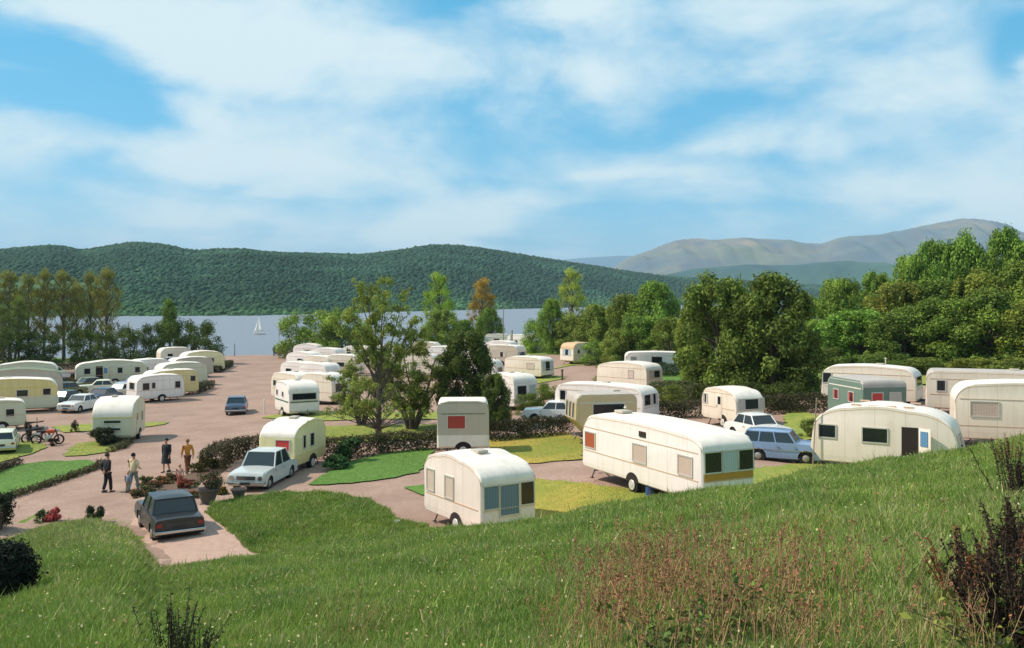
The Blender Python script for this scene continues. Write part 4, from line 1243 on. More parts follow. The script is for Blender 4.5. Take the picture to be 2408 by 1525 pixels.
# canvas lean-to by the door
van('sage green caravan with one red and one white curtained window, roof level with the hedge', 2036, 0, -80, d=52, L=3.8, W=2.55, H=2.55, zb=0.4, fa=0.25, fz=2.2, fs=0.03, fc=0, ra=0.3, rz_=2.1, rs=0.05, rc=0.1, camber=0.0,
    upper=M_green, roof=M_roofg, wins=[('F', -0.45, 1.65, 0.6, 0.5, 'sun!'), ('F', 0.6, 1.65, 0.6, 0.5, 'white!'), ('R', -0.9, 1.6, 0.5, 0.5, 'red'), ('R', 0.7, 1.6, 0.5, 0.5, 'red')], trims=[(2.12, 0.05)], trim_m=M_roofw, vents=(), hitch=None, group=None)
van('large cream caravan with a rounded roof standing behind the sage green one', 2050, 0, -33, d=60, L=5.8, W=2.35, H=2.4, zb=0.38, fa=0.9, fz=1.8, fs=0.1, ra=0.8, rz_=1.75, fc=0.1, camber=0.1,
    upper=M_cream, roof=M_roofw, wins=[('R', -2.5, 1.65, 0.5, 0.6, None), ('F', 0, 1.6, 1.7, 0.55, None)], vents=((0.5, 0, 0.5, 0.4),), wheel_x=(0,), chimney=(0.8, 0.2, 0.5), group=None)
van('long cream caravan with a brown-grey roof and two small dark side windows below the trees', 2338, 0, -24, d=52, L=7.0, W=2.6, H=2.4, zb=0.35, fa=0.5, fz=2.0, fs=0.05, fc=0.1, ra=0.35, rz_=2.0, rs=0.05, rc=0.1, camber=0.02,
    upper=M_cream, roof=M_roofg, wins=[('R', -2.7, 1.6, 0.4, 0.55, None), ('R', -0.9, 1.55, 0.32, 0.6, None)], vents=((1, 0, 0.5, 0.4),), wheel_x=(0,), hitch=None, group=None)
van('large cream caravan cut off by the right edge, with a curtained window', 2425, 0, -20, d=42.5, L=6.6, W=2.4, H=2.75, zb=0.3, fa=1.0, fz=2.1, fs=0.1, fc=0.2, ra=0.8, rz_=2.0, rs=0.05, rc=0.2, camber=0.12,
    upper=M_cream, roof=M_roofw, wins=[('R', -2.05, 1.65, 1.1, 0.62, 'lace!'), ('R', 1.4, 1.65, 0.8, 0.6, 'pink')], trims=[(2.1, 0.02), (0.9, 0.02)], vents=(), wheel_x=(0.3,), hitch=None, group=None)
van('small cream caravan with a white domed roof behind the white car', 1722, 0, -67, d=55, L=3.5, W=1.95, H=2.2, zb=0.4, fa=1.1, fz=1.6, fs=0.08, ra=0.7, rz_=1.6, camber=0.08, upper=M_cream, roof=M_roofw,
    wins=[('R', -1.3, 1.55, 0.4, 0.5, 'white'), ('F', -0.62, 1.45, 0.4, 0.55, 'white!'), ('F', 0.1, 1.45, 0.9, 0.55, None), ('F', 0.8, 1.45, 0.3, 0.55, 'white!')], door=('R', 0.1, 0.5, 0.5, 1.95, False), vents=(), wheel_x=(0.4,), group=None)
van('tan and white caravan with a wide dark window and slit windows in its pale end', 1412, 0, 12, d=52, L=3.5, W=2.2, H=2.7, zb=0.42, fa=0.3, fz=2.3, fs=0.0, fc=0, ra=0.3, rz_=2.3, rs=0.05, rc=0.9, rb=0.9, camber=0.0,
    upper=M_tan, lower=M_tan, roof=M_roofg, wins=[('R', 0.12, 1.86, 1.75, 0.62, None), ('B', -0.62, 1.85, 0.28, 0.85, None), ('B', 0.02, 1.85, 0.28, 0.85, None), ('B', 0.66, 1.85, 0.28, 0.85, None)],
    trims=[(2.26, 0.08)], trim_m=M_pgreen, vents=((0.9, 0, 0.4, 0.3),), wheel_x=(0.2,), group=None)
van('long white caravan with a white roof behind the tan and white one', 1425, 0, -36, d=60.5, L=6.6, W=2.2, H=2.35, zb=0.4, fa=0.9, fz=1.8, fs=0.06, ra=0.7, rz_=1.8, camber=0.08, upper=M_white, roof=M_roofw,
    wins=[('F', -0.5, 1.6, 0.75, 0.62, None), ('F', 0.45, 1.6, 0.75, 0.62, 'white'), ('R', -2.6, 1.6, 0.4, 0.6, None), ('R', 0.5, 1.6, 0.6, 0.6, None)], vents=((0, 0, 0.5, 0.4),), wheel_x=(0,), group=None)
van('white caravan half hidden by the dark tree, its shaded end towards the bushes', 1200, 0, -52, d=70, L=3.9, W=2.2, H=2.6, fa=0.8, fz=2.0, ra=0.6, upper=M_white, roof=M_roofw, wins=[('F', -0.4, 1.5, 0.8, 0.7, None), ('F', 0.6, 1.5, 0.5, 0.7, 'pale!'), ('R', 0.4, 1.5, 0.6, 0.6, None)], wheel_x=(0,), group=None)
van('low white caravan with a dull green end beside the bend of the path', 1244, 0, -38, d=97, L=4.9, W=2.2, H=2.25, fa=0.9, ra=1.2, upper=M_cream, roof=M_roofw, wins=[('F', 0, 1.4, 1.8, 0.9, 'pale'), ('R', 1.0, 1.4, 0.9, 0.6, 'pink!')], wheel_x=(0,), group=None)
van('grey roofed caravan behind the low white caravan, partly behind the dark tree', 1190, 0, -30, d=118, L=4.8, W=2.2, H=2.6, fa=0.5, ra=0.5, upper=M_stone, roof=M_roofw, wins=[('F', 0, 1.5, 1.2, 0.6, None), ('R', 0, 1.5, 1.0, 0.6, 'pink')], wheel_x=(0,), group=None)
van('white caravan with an awning post close to the lake and the far trees', 1232, 0, -32, d=150, L=5.2, W=2.3, H=2.7, fa=0.9, ra=0.6, upper=M_white, roof=M_roofw, wins=[('F', 0, 1.5, 1.6, 0.6, None), ('R', 1.2, 1.6, 0.5, 0.5, None), ('R', -0.8, 1.6, 0.5, 0.5, None)], wheel_x=(0,), group=None)
van('pale flat roofed caravan by the lake fence, left of the one with an awning post', 1172, 0, -15, d=165, L=4.6, W=2.2, H=2.5, fa=0.5, ra=0.5, upper=M_white, roof=M_roofg, wins=[('R', 0, 1.5, 1.0, 0.5, None)], wheel_x=(0,), group=None)
van('white side-on caravan with one dark window behind the square hedge', 1540, 0, -4, d=94, L=6.1, W=2.3, H=2.3, fa=0.7, ra=0.6, upper=M_white, roof=M_roofw, wins=[('R', -2.2, 1.6, 0.5, 0.5, 'white!'), ('R', 0.1, 1.55, 1.0, 0.65, None), ('R', 2.0, 1.6, 0.4, 0.4, None)], wheel_x=(0,), group=None)
van('cream caravan with a streamlined roof in front of the side-on white one', 1480, 0, -44, d=80, L=5.4, W=2.3, H=2.35, fa=0.9, ra=1.6, camber=0.1, upper=M_cream, roof=M_roofw, wins=[('F', -0.5, 1.5, 0.5, 0.55, 'white!'), ('F', 0.3, 1.5, 0.8, 0.55, None), ('R', 1.0, 1.5, 0.5, 0.6, 'pink!')], wheel_x=(0,), group=None)
# --- row to the right of the road
van('white and pale blue caravan with a dark band, first of the right hand row', 698, 0, -60, d=72, L=3.9, W=2.35, H=2.6, zb=0.38, fa=1.0, fz=1.9, fs=0.1, fc=0.1, ra=0.7, camber=0.06, upper=M_white, lower=M_white, roof=M_roofw, waist=1.2,
    wins=[('R', -1.2, 1.75, 0.35, 0.35, None), ('R', 0.3, 1.72, 0.35, 0.3, None), ('F', 0, 1.62, 1.8, 0.45, None)], trims=[(1.22, 0.10)], trim_m=M_stripe_g, wheel_x=(0.1,), group=None)
van('cream caravan with four small side windows, second of the row right of the road', 694, 0, -42, d=84, L=4.3, W=2.25, H=2.5, fa=0.8, ra=0.7, upper=M_cream, roof=M_roofw, wins=[('R', -1.5, 1.6, 0.4, 0.45, None), ('R', -0.3, 1.6, 0.4, 0.3, 'orange!'), ('R', 0.5, 1.55, 0.35, 0.4, 'pink!'), ('R', 1.3, 1.65, 0.3, 0.5, None), ('F', 0, 1.5, 1.4, 0.5, None)], wheel_x=(0.1,), group=None)
van('cream caravan with a shaded dark end window behind the second of the road row', 765, 0, -35, d=80, L=4.0, W=2.2, H=2.6, fa=0.8, ra=0.7, upper=M_cream, roof=M_roofw, wins=[('F', 0, 1.5, 1.4, 0.7, None)], wheel_x=(0,), group=None)
van('white caravan with a low curved roof, third of the row right of the road', 708, 0, -34, d=104, L=4.4, W=2.2, H=2.4, fa=0.8, ra=0.9, upper=M_white, roof=M_roofw, wins=[('R', -0.8, 1.5, 0.8, 0.4, None), ('F', 0, 1.5, 1.4, 0.5, None)], wheel_x=(0,), group=None)
van('white caravan, fourth of the row right of the road, in front of the lakeside bushes', 716, 0, -30, d=124, L=4.6, W=2.2, H=2.5, fa=1.0, ra=1.2, camber=0.1, upper=M_white, roof=M_roofw, wins=[('R', 0.2, 1.5, 0.8, 0.4, None), ('F', 0, 1.5, 1.4, 0.5, None)], wheel_x=(0,), group=None)
van('white caravan, farthest of the row right of the road, below the willow bushes', 728, 0, -22, d=146, L=4.8, W=2.2, H=2.6, fa=1.2, ra=1.4, camber=0.1, upper=M_white, roof=M_roofw, wins=[('R', 0.2, 1.5, 1.0, 0.5, None)], wheel_x=(0,), group=None)
van('pale caravan glimpsed left of the tall thin tree trunk', 812, 0, -20, d=112, L=4.4, W=2.2, H=2.6, upper=M_cream, roof=M_roofw, wins=[('R', 0, 1.5, 1.0, 0.5, None)], wheel_x=(0,), group=None)
van('white caravan seen through the branches right behind the tall thin tree', 905, 0, -10, d=128, L=5.6, W=2.2, H=2.8, upper=M_white, roof=M_roofw, wins=[('R', -1, 1.5, 0.6, 0.5, 'red'), ('R', 1, 1.5, 0.6, 0.5, None)], wheel_x=(0,), group=None)
van('cream caravan between the tall thin tree and the dark tree', 985, 0, -18, d=106, L=4.8, W=2.2, H=2.6, upper=M_cream, roof=M_roofw, wins=[('R', 0, 1.5, 1.0, 0.5, 'white')], wheel_x=(0,), group=None)
van('white caravan with red curtains just left of the dark tree crown', 1046, 0, -15, d=120, L=4.4, W=2.2, H=2.7, upper=M_white, roof=M_roofw, wins=[('R', -0.4, 1.5, 0.7, 0.5, 'red!'), ('R', 1.2, 1.5, 0.6, 0.5, None)], wheel_x=(0,), group=None)
van('small white caravan far back above the red curtained one', 1048, 0, -10, d=160, L=4.0, W=2.2, H=2.6, upper=M_white, roof=M_roofw, wins=[('R', 0, 1.5, 1.0, 0.5, None)], wheel_x=(0,), group=None)
van('white caravan low behind the hedge between the two nearest trees', 1130, 0, -20, d=92, L=4.2, W=2.2, H=2.5, upper=M_white, roof=M_roofw, wins=[('F', 0, 1.5, 1.2, 0.5, None)], wheel_x=(0,), group=None)
# --- rows to the left of the road
van('white caravan with a bright front at the head of the left row by the road', 366, 0, 46, d=86, L=4.6, W=2.15, H=2.4, fa=0.7, ra=0.8, rz_=1.8, camber=0.08, upper=M_white, lower=M_white, roof=M_roofw, wins=[('B', -0.1, 1.55, 0.95, 0.55, None), ('R', -1.4, 1.5, 0.6, 0.6, None), ('R', -0.7, 1.55, 0.3, 0.5, None), ('R', 1.6, 1.5, 0.5, 0.6, None)], wheel_x=(0.1,), hitch='B', group=None)
van('primrose yellow caravan behind the first of the left row by the road', 400, 0, 44, d=91, L=4.9, W=2.2, H=2.5, fa=0.5, ra=0.9, camber=0.06, upper=M_yellow, lower=M_yellow, roof=M_roofw, wins=[('B', 0, 1.6, 1.3, 0.45, None), ('R', 0.5, 1.6, 0.5, 0.4, None), ('R', 1.8, 1.65, 0.5, 0.5, None)], wheel_x=(0.1,), hitch='B', group=None)
van('pale green caravan with a curved roof, third of the left row by the road', 425, 0, 43, d=102, L=5.2, W=2.2, H=2.5, fa=1.0, ra=1.0, camber=0.1, upper=M_pgreen, roof=M_roofw, wins=[('R', 0.5, 1.6, 0.6, 0.5, None), ('B', 0, 1.6, 1.3, 0.45, None)], wheel_x=(0.1,), hitch='B', group=None)
van('dull cream caravan, fourth of the left row by the road', 447, 0, 42, d=113, L=5.0, W=2.2, H=2.45, fa=0.9, ra=1.0, camber=0.1, upper=M_stone, roof=M_roofw, wins=[('R', 0.5, 1.6, 0.6, 0.5, None)], wheel_x=(0.1,), hitch='B', group=None)
van('cream caravan with a high rounded roof, farthest of the left row by the road', 474, 0, 38, d=122, L=5.4, W=2.3, H=2.7, fa=1.2, ra=1.2, camber=0.12, upper=M_pale_yellow, roof=M_roofw, wins=[('R', 0.8, 1.6, 0.8, 0.5, None), ('B', 0, 1.6, 1.3, 0.45, None)], wheel_x=(0.1,), hitch='B', chimney=(-0.5, 0, 0.4), group=None)
van('long grey-green caravan with a dark open door below the shore poplars', 262, 0, 27, d=104, L=7.4, W=2.3, H=2.5, fa=1.0, ra=1.3, rz_=1.9, camber=0.22, upper=M_pgreen, lower=M_pgreen, roof=M_roofw, wins=[('B', 0, 1.5, 1.3, 0.5, None), ('R', -2.5, 1.6, 0.6, 0.6, None), ('R', 0.8, 1.6, 0.5, 0.6, None), ('R', 2.6, 1.6, 0.5, 0.6, None)], door=('R', -1.3, 0.7, 0.4, 2.1, True), wheel_x=(0.3,), hitch='B', group=None)
van('long pale yellow caravan cut off by the left edge, nearest of the left rows', 18, 0, 26, d=77, L=7.6, W=2.3, H=2.7, fa=0.8, ra=1.2, camber=0.16, upper=M_yellow, lower=M_pgreen, roof=M_roofw, waist=1.35, wins=[('R', -1.0, 1.65, 0.7, 0.5, 'blue!'), ('R', 1.1, 1.65, 0.8, 0.5, None), ('R', 2.9, 1.7, 0.55, 0.5, None)], wheel_x=(0.1,), hitch=None, chimney=(-0.8, 0.2, 0.3), trims=[(2.1, 0.05)], trim_m=M_stripe_y, group=None)
van('caravan with an olive curved roof, second of the stack at the left edge', 44, 0, 25, d=88, L=7.6, W=2.3, H=2.65, fa=1.0, ra=1.4, camber=0.25, upper=M_stone, roof=M_dgreen, wins=[('R', 0, 1.65, 0.7, 0.5, None), ('R', 2, 1.65, 0.7, 0.5, None)], wheel_x=(0.1,), hitch=None, group=None)
van('pale caravan with green window strip, farthest of the stack at the left edge', 62, 0, 22, d=100, L=6.2, W=2.3, H=2.6, fa=0.9, ra=1.3, camber=0.2, upper=M_pgreen, roof=M_roofw, wins=[('R', 0, 1.75, 3.0, 0.35, None)], wheel_x=(0.1,), hitch=None, group=None)
van('cream caravan corner at the left edge, in front of the long yellow one', 0, 0, 30, d=66.5, L=3.3, W=2.1, H=2.15, fa=0.7, ra=0.7, upper=M_pgreen, roof=M_roofw, wins=[('R', 0.6, 1.3, 0.5, 0.5, None)], wheel_x=(0.1,), hitch='F', group=None)
for (lab, px_, d_, a_, L_, m_) in [('white caravan behind the shaded end window one, packed in right of the road', 752, 97, -34, 4.2, M_white), ('cream caravan roof wedged between two white ones right of the road', 757, 113, -30, 4.3, M_cream), ('pale caravan at the back of the packed row below the willow bushes', 772, 134, -26, 4.6, M_white),
        ('white caravan roof seen left of the tall thin tree, far back', 842, 138, -22, 4.4, M_white), ('white caravan behind the dark holly-like tree, far back', 1108, 140, -18, 4.8, M_white), ('cream caravan far back between the light green poplar and the dark tree', 1000, 142, -14, 4.6, M_cream),
        ('pale caravan crowding behind the grey roofed one', 1180, 133, -28, 4.4, M_white), ('pale caravan roof between the long grey-green one and the road row', 352, 108, 40, 4.4, M_white), ('cream caravan roof far back at the shore end of the left row', 410, 136, 36, 4.6, M_cream)]:
    van(lab, px_, 0, a_, d=d_, L=L_, W=2.2, H=2.55, fa=0.9, ra=0.9, upper=m_, roof=M_roofw, wins=[('R', -0.9, 1.5, 0.7, 0.45, None), ('R', 0.9, 1.5, 0.7, 0.45, 'pink!'), ('F', 0, 1.5, 1.3, 0.5, None)], wheel_x=(0,), group=None)
car('dark green saloon between the lone cream caravan and the left yellow one', 150, 0, -105, mat('paint_green', '3c5044', 0.35, 0.03, 2, coat=0.4), L=4.0, W=1.6, H=1.42, d=81.5, group=None)
car('pale grey saloon far back between the long grey-green caravan and the shore', 345, 0, 200, P_grey, L=4.0, W=1.6, H=1.42, d=122, group=None)
car('cream saloon at the back of the car line, under the shore poplars', 118, 0, -120, P_cream, L=4.0, W=1.6, H=1.42, d=112, group=None)
car('sky blue saloon between two rows of caravans, left of the yellow one', 318, 0, -115, P_blue, L=4.0, W=1.6, H=1.42, d=98, group=None)
car('pale saloon in front of the head of the left row', 285, 0, -110, P_grey, L=4.0, W=1.6, H=1.42, d=89, group=None)
van('small cream caravan with a tan roof beside the path under the lakeside trees', 1358, 0, 42, d=116, L=3.9, W=2.3, H=2.6, fa=0.7, ra=0.8, upper=M_cream, roof=mat('roof_tan', 'c8a47c', 0.7, 0.12, 2), wins=[('B', 0, 1.5, 1.3, 0.7, 'pale'), ('R', -1.0, 1.6, 0.35, 0.4, None), ('R', 0.9, 1.6, 0.35, 0.4, None)], wheel_x=(0,), group=None)

# --- cars
car('charcoal boxy saloon seen from behind on the concrete bay', 396, 1250, 121, P_dark, boxy=True, L=4.1, W=1.72, H=1.5, group=None)
car('pale grey saloon with a dark number plate parked in front of the primrose caravan', 622, 0, -97, P_grey, L=4.35, W=1.72, H=1.6, d=43.6, group=None)
car('sky blue estate car parked beside the streamlined ivory caravan', 1842, 0, -24, P_blue, kind='estate', L=3.7, W=1.58, H=1.45, d=42.3, group=None, trimc=True)
car('white saloon parked behind the sky blue estate car', 1782, 0, -68, P_white, L=3.9, W=1.6, H=1.45, d=49, group=None)
car('white saloon behind the hedge, its nose towards the bushes', 1300, 0, 172, P_white, L=3.8, W=1.58, H=1.42, d=61, group=None)
car('slate blue saloon driving away along the middle of the road', 557, 0, 103, P_navy, L=4.0, W=1.6, H=1.42, d=75.5, group=None)
car('cream estate car at the left edge by the lawn', 8, 0, 114, P_cream, kind='estate', L=3.9, W=1.6, H=1.4, d=57, group=None)
car('white saloon with its bonnet towards the road, left of the lone cream caravan', 190, 0, -98, P_white, L=4.1, W=1.6, H=1.42, d=78, group=None)
car('dark slate saloon behind the white saloon in the left car line', 240, 0, -100, P_navy, L=4.1, W=1.6, H=1.42, d=84, group=None)
car('maroon saloon in the left car line beside the shore row', 160, 0, -100, P_maroon, L=4.2, W=1.6, H=1.42, d=103, group=None)
car('olive saloon parked under the long grey-green caravan', 205, 0, -130, P_olive, L=4.2, W=1.6, H=1.42, d=96, group=None)
car('cream saloon in front of the long grey-green caravan', 235, 0, 200, P_cream, L=4.2, W=1.6, H=1.42, d=93, group=None)
car('brown saloon between the left edge caravans and the car line', 148, 0, -128, P_olive, L=4.2, W=1.6, H=1.42, d=90, group=None)
car('pale saloon far back by the shore, left of the farthest row', 395, 0, 215, P_grey, L=4.2, W=1.6, H=1.42, d=132, group=None)
car('dark saloon beside the lakeside bushes at the end of the right row', 672, 0, -40, P_maroon, L=4.1, W=1.6, H=1.42, d=160, group=None)
car('white saloon by the lake in front of the far fence', 1145, 0, 170, P_white, L=4.1, W=1.6, H=1.42, d=140, group=None)
car('pale blue saloon behind the tall thin tree', 800, 0, -30, P_blue, L=4.1, W=1.6, H=1.42, d=92, group=None)

# --- people
person('person in a black suit standing with hands held behind the back', 253, 1160, 60, cloth('black', '1c1b1e'), cloth('black', '1c1b1e'), cloth('hair_brown', '3a2a20'), stride=0.10, H=1.82, arms='behind')
person('person in a cream top and grey trousers walking beside a plant bed', 314, 1158, 75, cloth('cream', 'd6c6a0'), cloth('grey', '7b8480'), cloth('hair_dark', '1f1a18'), stride=0.2, H=1.78, arms='front')
person('person in a dark knee-length coat and dark hat standing on the road', 391, 1112, 255, cloth('navy', '1e2427'), M_skin, cloth('hair_dark', '1f1a18'), stride=0.09, H=1.72, skirt=cloth('navy', '1e2427'), hat=cloth('navyhat', '1a1d1f'))
person('person in an orange jacket and brown trousers striding beyond the flower bed', 441, 1114, 120, cloth('orange', 'c98432'), cloth('brown', '7d4c2c'), cloth('hair_ginger', '7a5a30'), stride=0.24, H=1.72)
person('small person in a pale pink top behind the charcoal saloon', 423, 1150, 100, cloth('pink', 'd3a08c'), cloth('coral', 'b8604c'), cloth('hair_fair', 'a07a50'), stride=0.12, H=1.12)
person('small person in grey standing close to the person in cream', 301, 1160, 90, cloth('bluegrey', '8690a0'), cloth('tan', 'a08468'), cloth('hair_fair', 'a07a50'), stride=0.12, H=0.95)
person('distant person in dark clothes standing where the road meets the lake', 645, 838, 90, cloth('black', '1c1b1e'), cloth('black', '1c1b1e'), cloth('hair_dark', '1f1a18'), stride=0.05, H=1.75)

# --- motorcycle
def motorcycle(label, px, py, ang, tank):
    root = empty('motorcycle', at(px, py), R(ang)); tag(root, label, 'motorcycle')
    for x in (-0.68, 0.68):
        bm = bmesh.new()
        bmesh.ops.create_cone(bm, segments=24, radius1=0.32, radius2=0.32, depth=0.10, cap_ends=False, matrix=Matrix.Translation((x, 0, 0.33)) @ Matrix.Rotation(R(90), 4, 'X'))
        bmesh.ops.create_cone(bm, segments=24, radius1=0.24, radius2=0.24, depth=0.10, cap_ends=False, matrix=Matrix.Translation((x, 0, 0.33)) @ Matrix.Rotation(R(90), 4, 'X'))
        for s in (-0.05, 0.05):
            for k in range(24):
                a0, a1 = 2 * math.pi * k / 24, 2 * math.pi * (k + 1) / 24
                bm.faces.new([bm.verts.new((x + q * math.cos(a), s, 0.33 + q * math.sin(a))) for q, a in ((0.24, a0), (0.32, a0), (0.32, a1), (0.24, a1))])
        w = fin(bm, 'wheel', M_tyre, root, 0)
        bm = bmesh.new()
        for k in range(8): cyl(bm, (x, 0, 0.33), (x + 0.25 * math.cos(k * .785), 0, 0.33 + 0.25 * math.sin(k * .785)), 0.008, n=4)
        fin(bm, 'spokes', M_chrome, w, 0)
    bm = bmesh.new()
    for a, b in (((0.68, 0.07, .33), (0.45, 0.07, .95)), ((0.68, -0.07, .33), (0.45, -0.07, .95)), ((0.45, 0, .85), (0.1, 0, .3)), ((0.1, 0, .3), (-0.68, 0.08, .33)), ((0.45, 0, .85), (-0.4, 0, .75)), ((-0.4, 0.08, .75), (-0.68, 0.08, .33))): cyl(bm, a, b, 0.025, n=6)
    fin(bm, 'frame', M_steel, root, 40)
    bm = bmesh.new(); box(bm, (0.05, 0, 0.42), (0.42, 0.24, 0.34), bev=0.05); fin(bm, 'engine', M_rim, root, 40)
    bm = bmesh.new(); box(bm, (0.18, 0, 0.84), (0.52, 0.26, 0.22), bev=0.08); fin(bm, 'fuel_tank', tank, root, 40)
    bm = bmesh.new(); box(bm, (-0.36, 0, 0.84), (0.62, 0.26, 0.10), bev=0.04); fin(bm, 'seat', M_inside, root, 40)
    bm = bmesh.new(); cyl(bm, (0.42, -0.34, 1.03), (0.42, 0.34, 1.03), 0.016, n=6); fin(bm, 'handlebar', M_chrome, root, 40)
    bm = bmesh.new(); cyl(bm, (0.55, 0, 0.9), (0.66, 0, 0.9), 0.09, n=12); fin(bm, 'headlight', M_chrome, root, 40)
    return root
motorcycle('motorcycle with an orange tank parked on the lawn near the left edge', 112, 1046, 10, mat('orange_paint', 'cf4a1c', 0.4, 0.05, 3))
motorcycle('dark motorcycle parked behind the orange tanked one', 84, 1040, 60, mat('black_paint', '202226', 0.4, 0.05, 3))

# --- poles, planters, boats
def pole(label, px, py, h, r=0.05, top=None, m=None, name='pole', lean=0.0, d=None, cat='pole', bank=False):
    a = on_bank(px, py) if bank else (atd(px, d) if d else at(px, py))
    root = empty(name, a); tag(root, label, cat)
    bm = bmesh.new(); cyl(bm, (0, 0, -0.2), (lean, 0, h), r, r * 0.7, n=8); fin(bm, 'post', m or M_barkp, root, 40)
    bm = bmesh.new(); cyl(bm, (lean, 0, h), (lean, 0, h + r * 1.6), r * 1.25, r * 0.8, n=8); fin(bm, 'cap', m or M_barkp, root, 40)
    return root
M_polew = mat('pole_white', 'd8d2c6', 0.6, 0.08, 3)
pole('thin leaning pole in front of the streamlined ivory caravan', 1910, 1112, 3.1, 0.03, bank=True, lean=0.18, name='washing_line_pole')
pole('tall thin mast standing by the lake edge near the distant person', 656, 836, 5.6, 0.05, name='mast')
pole('short dark post in the lake shallows left of the slipway', 552, 838, 2.0, 0.07, m=M_bark, name='mooring_post')
pole('white leaning mast among the bushes right of the lakeside willows', 788, 0, 6.2, 0.09, m=M_polew, d=150, lean=0.9, name='boat_mast')
pole('pale mast seen between the tall thin tree and the round bushes', 846, 0, 5.0, 0.06, m=M_polew, d=150, name='boat_mast')
pole('brownish telegraph pole rising in front of the lake beside the far white caravan', 1184, 0, 7.0, 0.10, d=150, name='telegraph_pole')
pole('short wooden gate post beside the far white caravan', 1204, 0, 3.4, 0.14, d=146, name='gate_post')
pole('wooden pole in front of the shore poplars', 265, 0, 7.5, 0.10, d=140, name='telegraph_pole')
pole('pale pole right of the wooden pole at the shore', 302, 0, 6.0, 0.07, d=142, name='boat_mast')
pole('pole in front of the pine at the shore', 449, 0, 6.5, 0.08, d=145, name='boat_mast')
pole('pole between the two right hand bushes of the left shore', 410, 0, 6.8, 0.07, d=143, name='boat_mast')
pole('dark short post by the path bend near the low white caravan', 1322, 895, 0.9, 0.12, m=M_bark, name='bollard')
pole('small white post on the verge before the first caravan right of the road', 622, 975, 1.1, 0.07, m=M_polew, name='marker_post')
pole('cream post on the verge in front of the primrose caravan roof', 665, 978, 1.3, 0.09, m=M_polew, name='marker_post')

def planter(label, px, py, w, h, plant, fl):
    a = at(px, py); root = empty('planter', a); tag(root, label, 'planter')
    bm = bmesh.new(); cyl(bm, (0, 0, 0), (0, 0, 0.06), w * 0.34, n=18); cyl(bm, (0, 0, 0.06), (0, 0, h), w * 0.26, w * 0.46, n=18); cyl(bm, (0, 0, h), (0, 0, h + 0.06), w * 0.5, w * 0.5, n=18)
    fin(bm, 'pot', mat('planter_stone', '5e564c', 0.9, 0.2, 6, bump=0.3), root, 40)
    bm = bmesh.new(); cyl(bm, (0, 0, h + 0.06), (0, 0, h + 0.066), w * 0.42, n=18); fin(bm, 'soil', M_inside, root, 0)
    if plant:
        shrub(plant, px, py, w * 1.5, 0.75, base=(0.05, 0.07, 0.03), n=1500, name='potted_plant', cat='plant', loc=a + Vector((0, 0, h + 0.03)), size=0.045, flowers=fl)
planter('dark stone urn holding a leafy plant behind the charcoal saloon', 489, 1187, 0.95, 0.62, 'leafy dark plant with a few pink flowers in the stone urn', ((0.35, 0.10, 0.10), 0.12))
planter('empty dark stone tub in front of the pale grey saloon', 561, 1176, 0.68, 0.42, None, None)

def sailboat(label, px, d, hgt, ang):
    x = (px - CXP) / FP * d; root = empty('sailing_boat', (x, d, LAKE), R(ang)); tag(root, label, 'sailing boat')
    s = hgt / 6.0
    bm = bmesh.new(); sec = []
    for t in np.linspace(-1, 1, 9):
        w = 0.8 * (1 - max(0, t) ** 2.2) * (1 if t > -1 else 0.85) * s; zk = -0.25 + 0.2 * abs(t) ** 2
        xx = t * 2.3 * s
        sec.append([bm.verts.new(q) for q in ((xx, -w, 0.5 * s), (xx, -w * 0.7, 0.05 * s), (xx, 0, zk * s), (xx, w * 0.7, 0.05 * s), (xx, w, 0.5 * s))])
    for a, b in zip(sec[:-1], sec[1:]):
        for i in range(4): bm.faces.new((a[i], b[i], b[i + 1], a[i + 1]))
        bm.faces.new((a[0], a[4], b[4], b[0]))
    bm.faces.new(sec[0]); fin(bm, 'hull', M_white, root, 50)
    bm = bmesh.new(); cyl(bm, (0.4 * s, 0, 0.4 * s), (0.4 * s, 0, 6 * s), 0.05 * s, n=8); cyl(bm, (0.4 * s, 0, 0.95 * s), (-2 * s, 0.15 * s, 0.95 * s), 0.035 * s, n=6); fin(bm, 'mast', M_alu, root, 40)
    for nm, tri in (('mainsail', [(0.32, 0, 5.9), (0.32, 0, 1.05), (-1.95, 0.15, 1.05)]), ('jib', [(0.5, 0, 4.9), (2.1, 0, 0.7), (0.7, 0.25, 0.8)])):
        bm = bmesh.new(); n = 6; rows = []
        A, B, C_ = [Vector(q) * s for q in tri]
        for i in range(n + 1):
            a = A.lerp(B, i / n); b = A.lerp(C_, i / n); rows.append([bm.verts.new(a.lerp(b, j / max(1, n)) + Vector((0, 0.35 * s * math.sin(math.pi * j / n) * (i / n), 0))) for j in range(n + 1)])
        for i in range(n):
            for j in range(n):
                try: bm.faces.new((rows[i][j], rows[i + 1][j], rows[i + 1][j + 1], rows[i][j + 1]))
                except ValueError: pass
        bmesh.ops.remove_doubles(bm, verts=bm.verts[:], dist=1e-4)
        so_ = fin(bm, nm, mat('sailcloth', 'f0ece4', 0.8, 0.03, 1, transl=0.3), root, 60)
        sd = so_.modifiers.new('th', 'SOLIDIFY'); sd.thickness = 0.01
    return root
sailboat('white dinghy under full sail on the open lake beyond the slipway', 610, 265, 5.2, 160)
sailboat('small white dinghy half hidden between the shore bushes', 304, 270, 4.2, 40)
sailboat('tiny white sail far out to the right of the shore birch', 1432, 620, 5.0, 60)

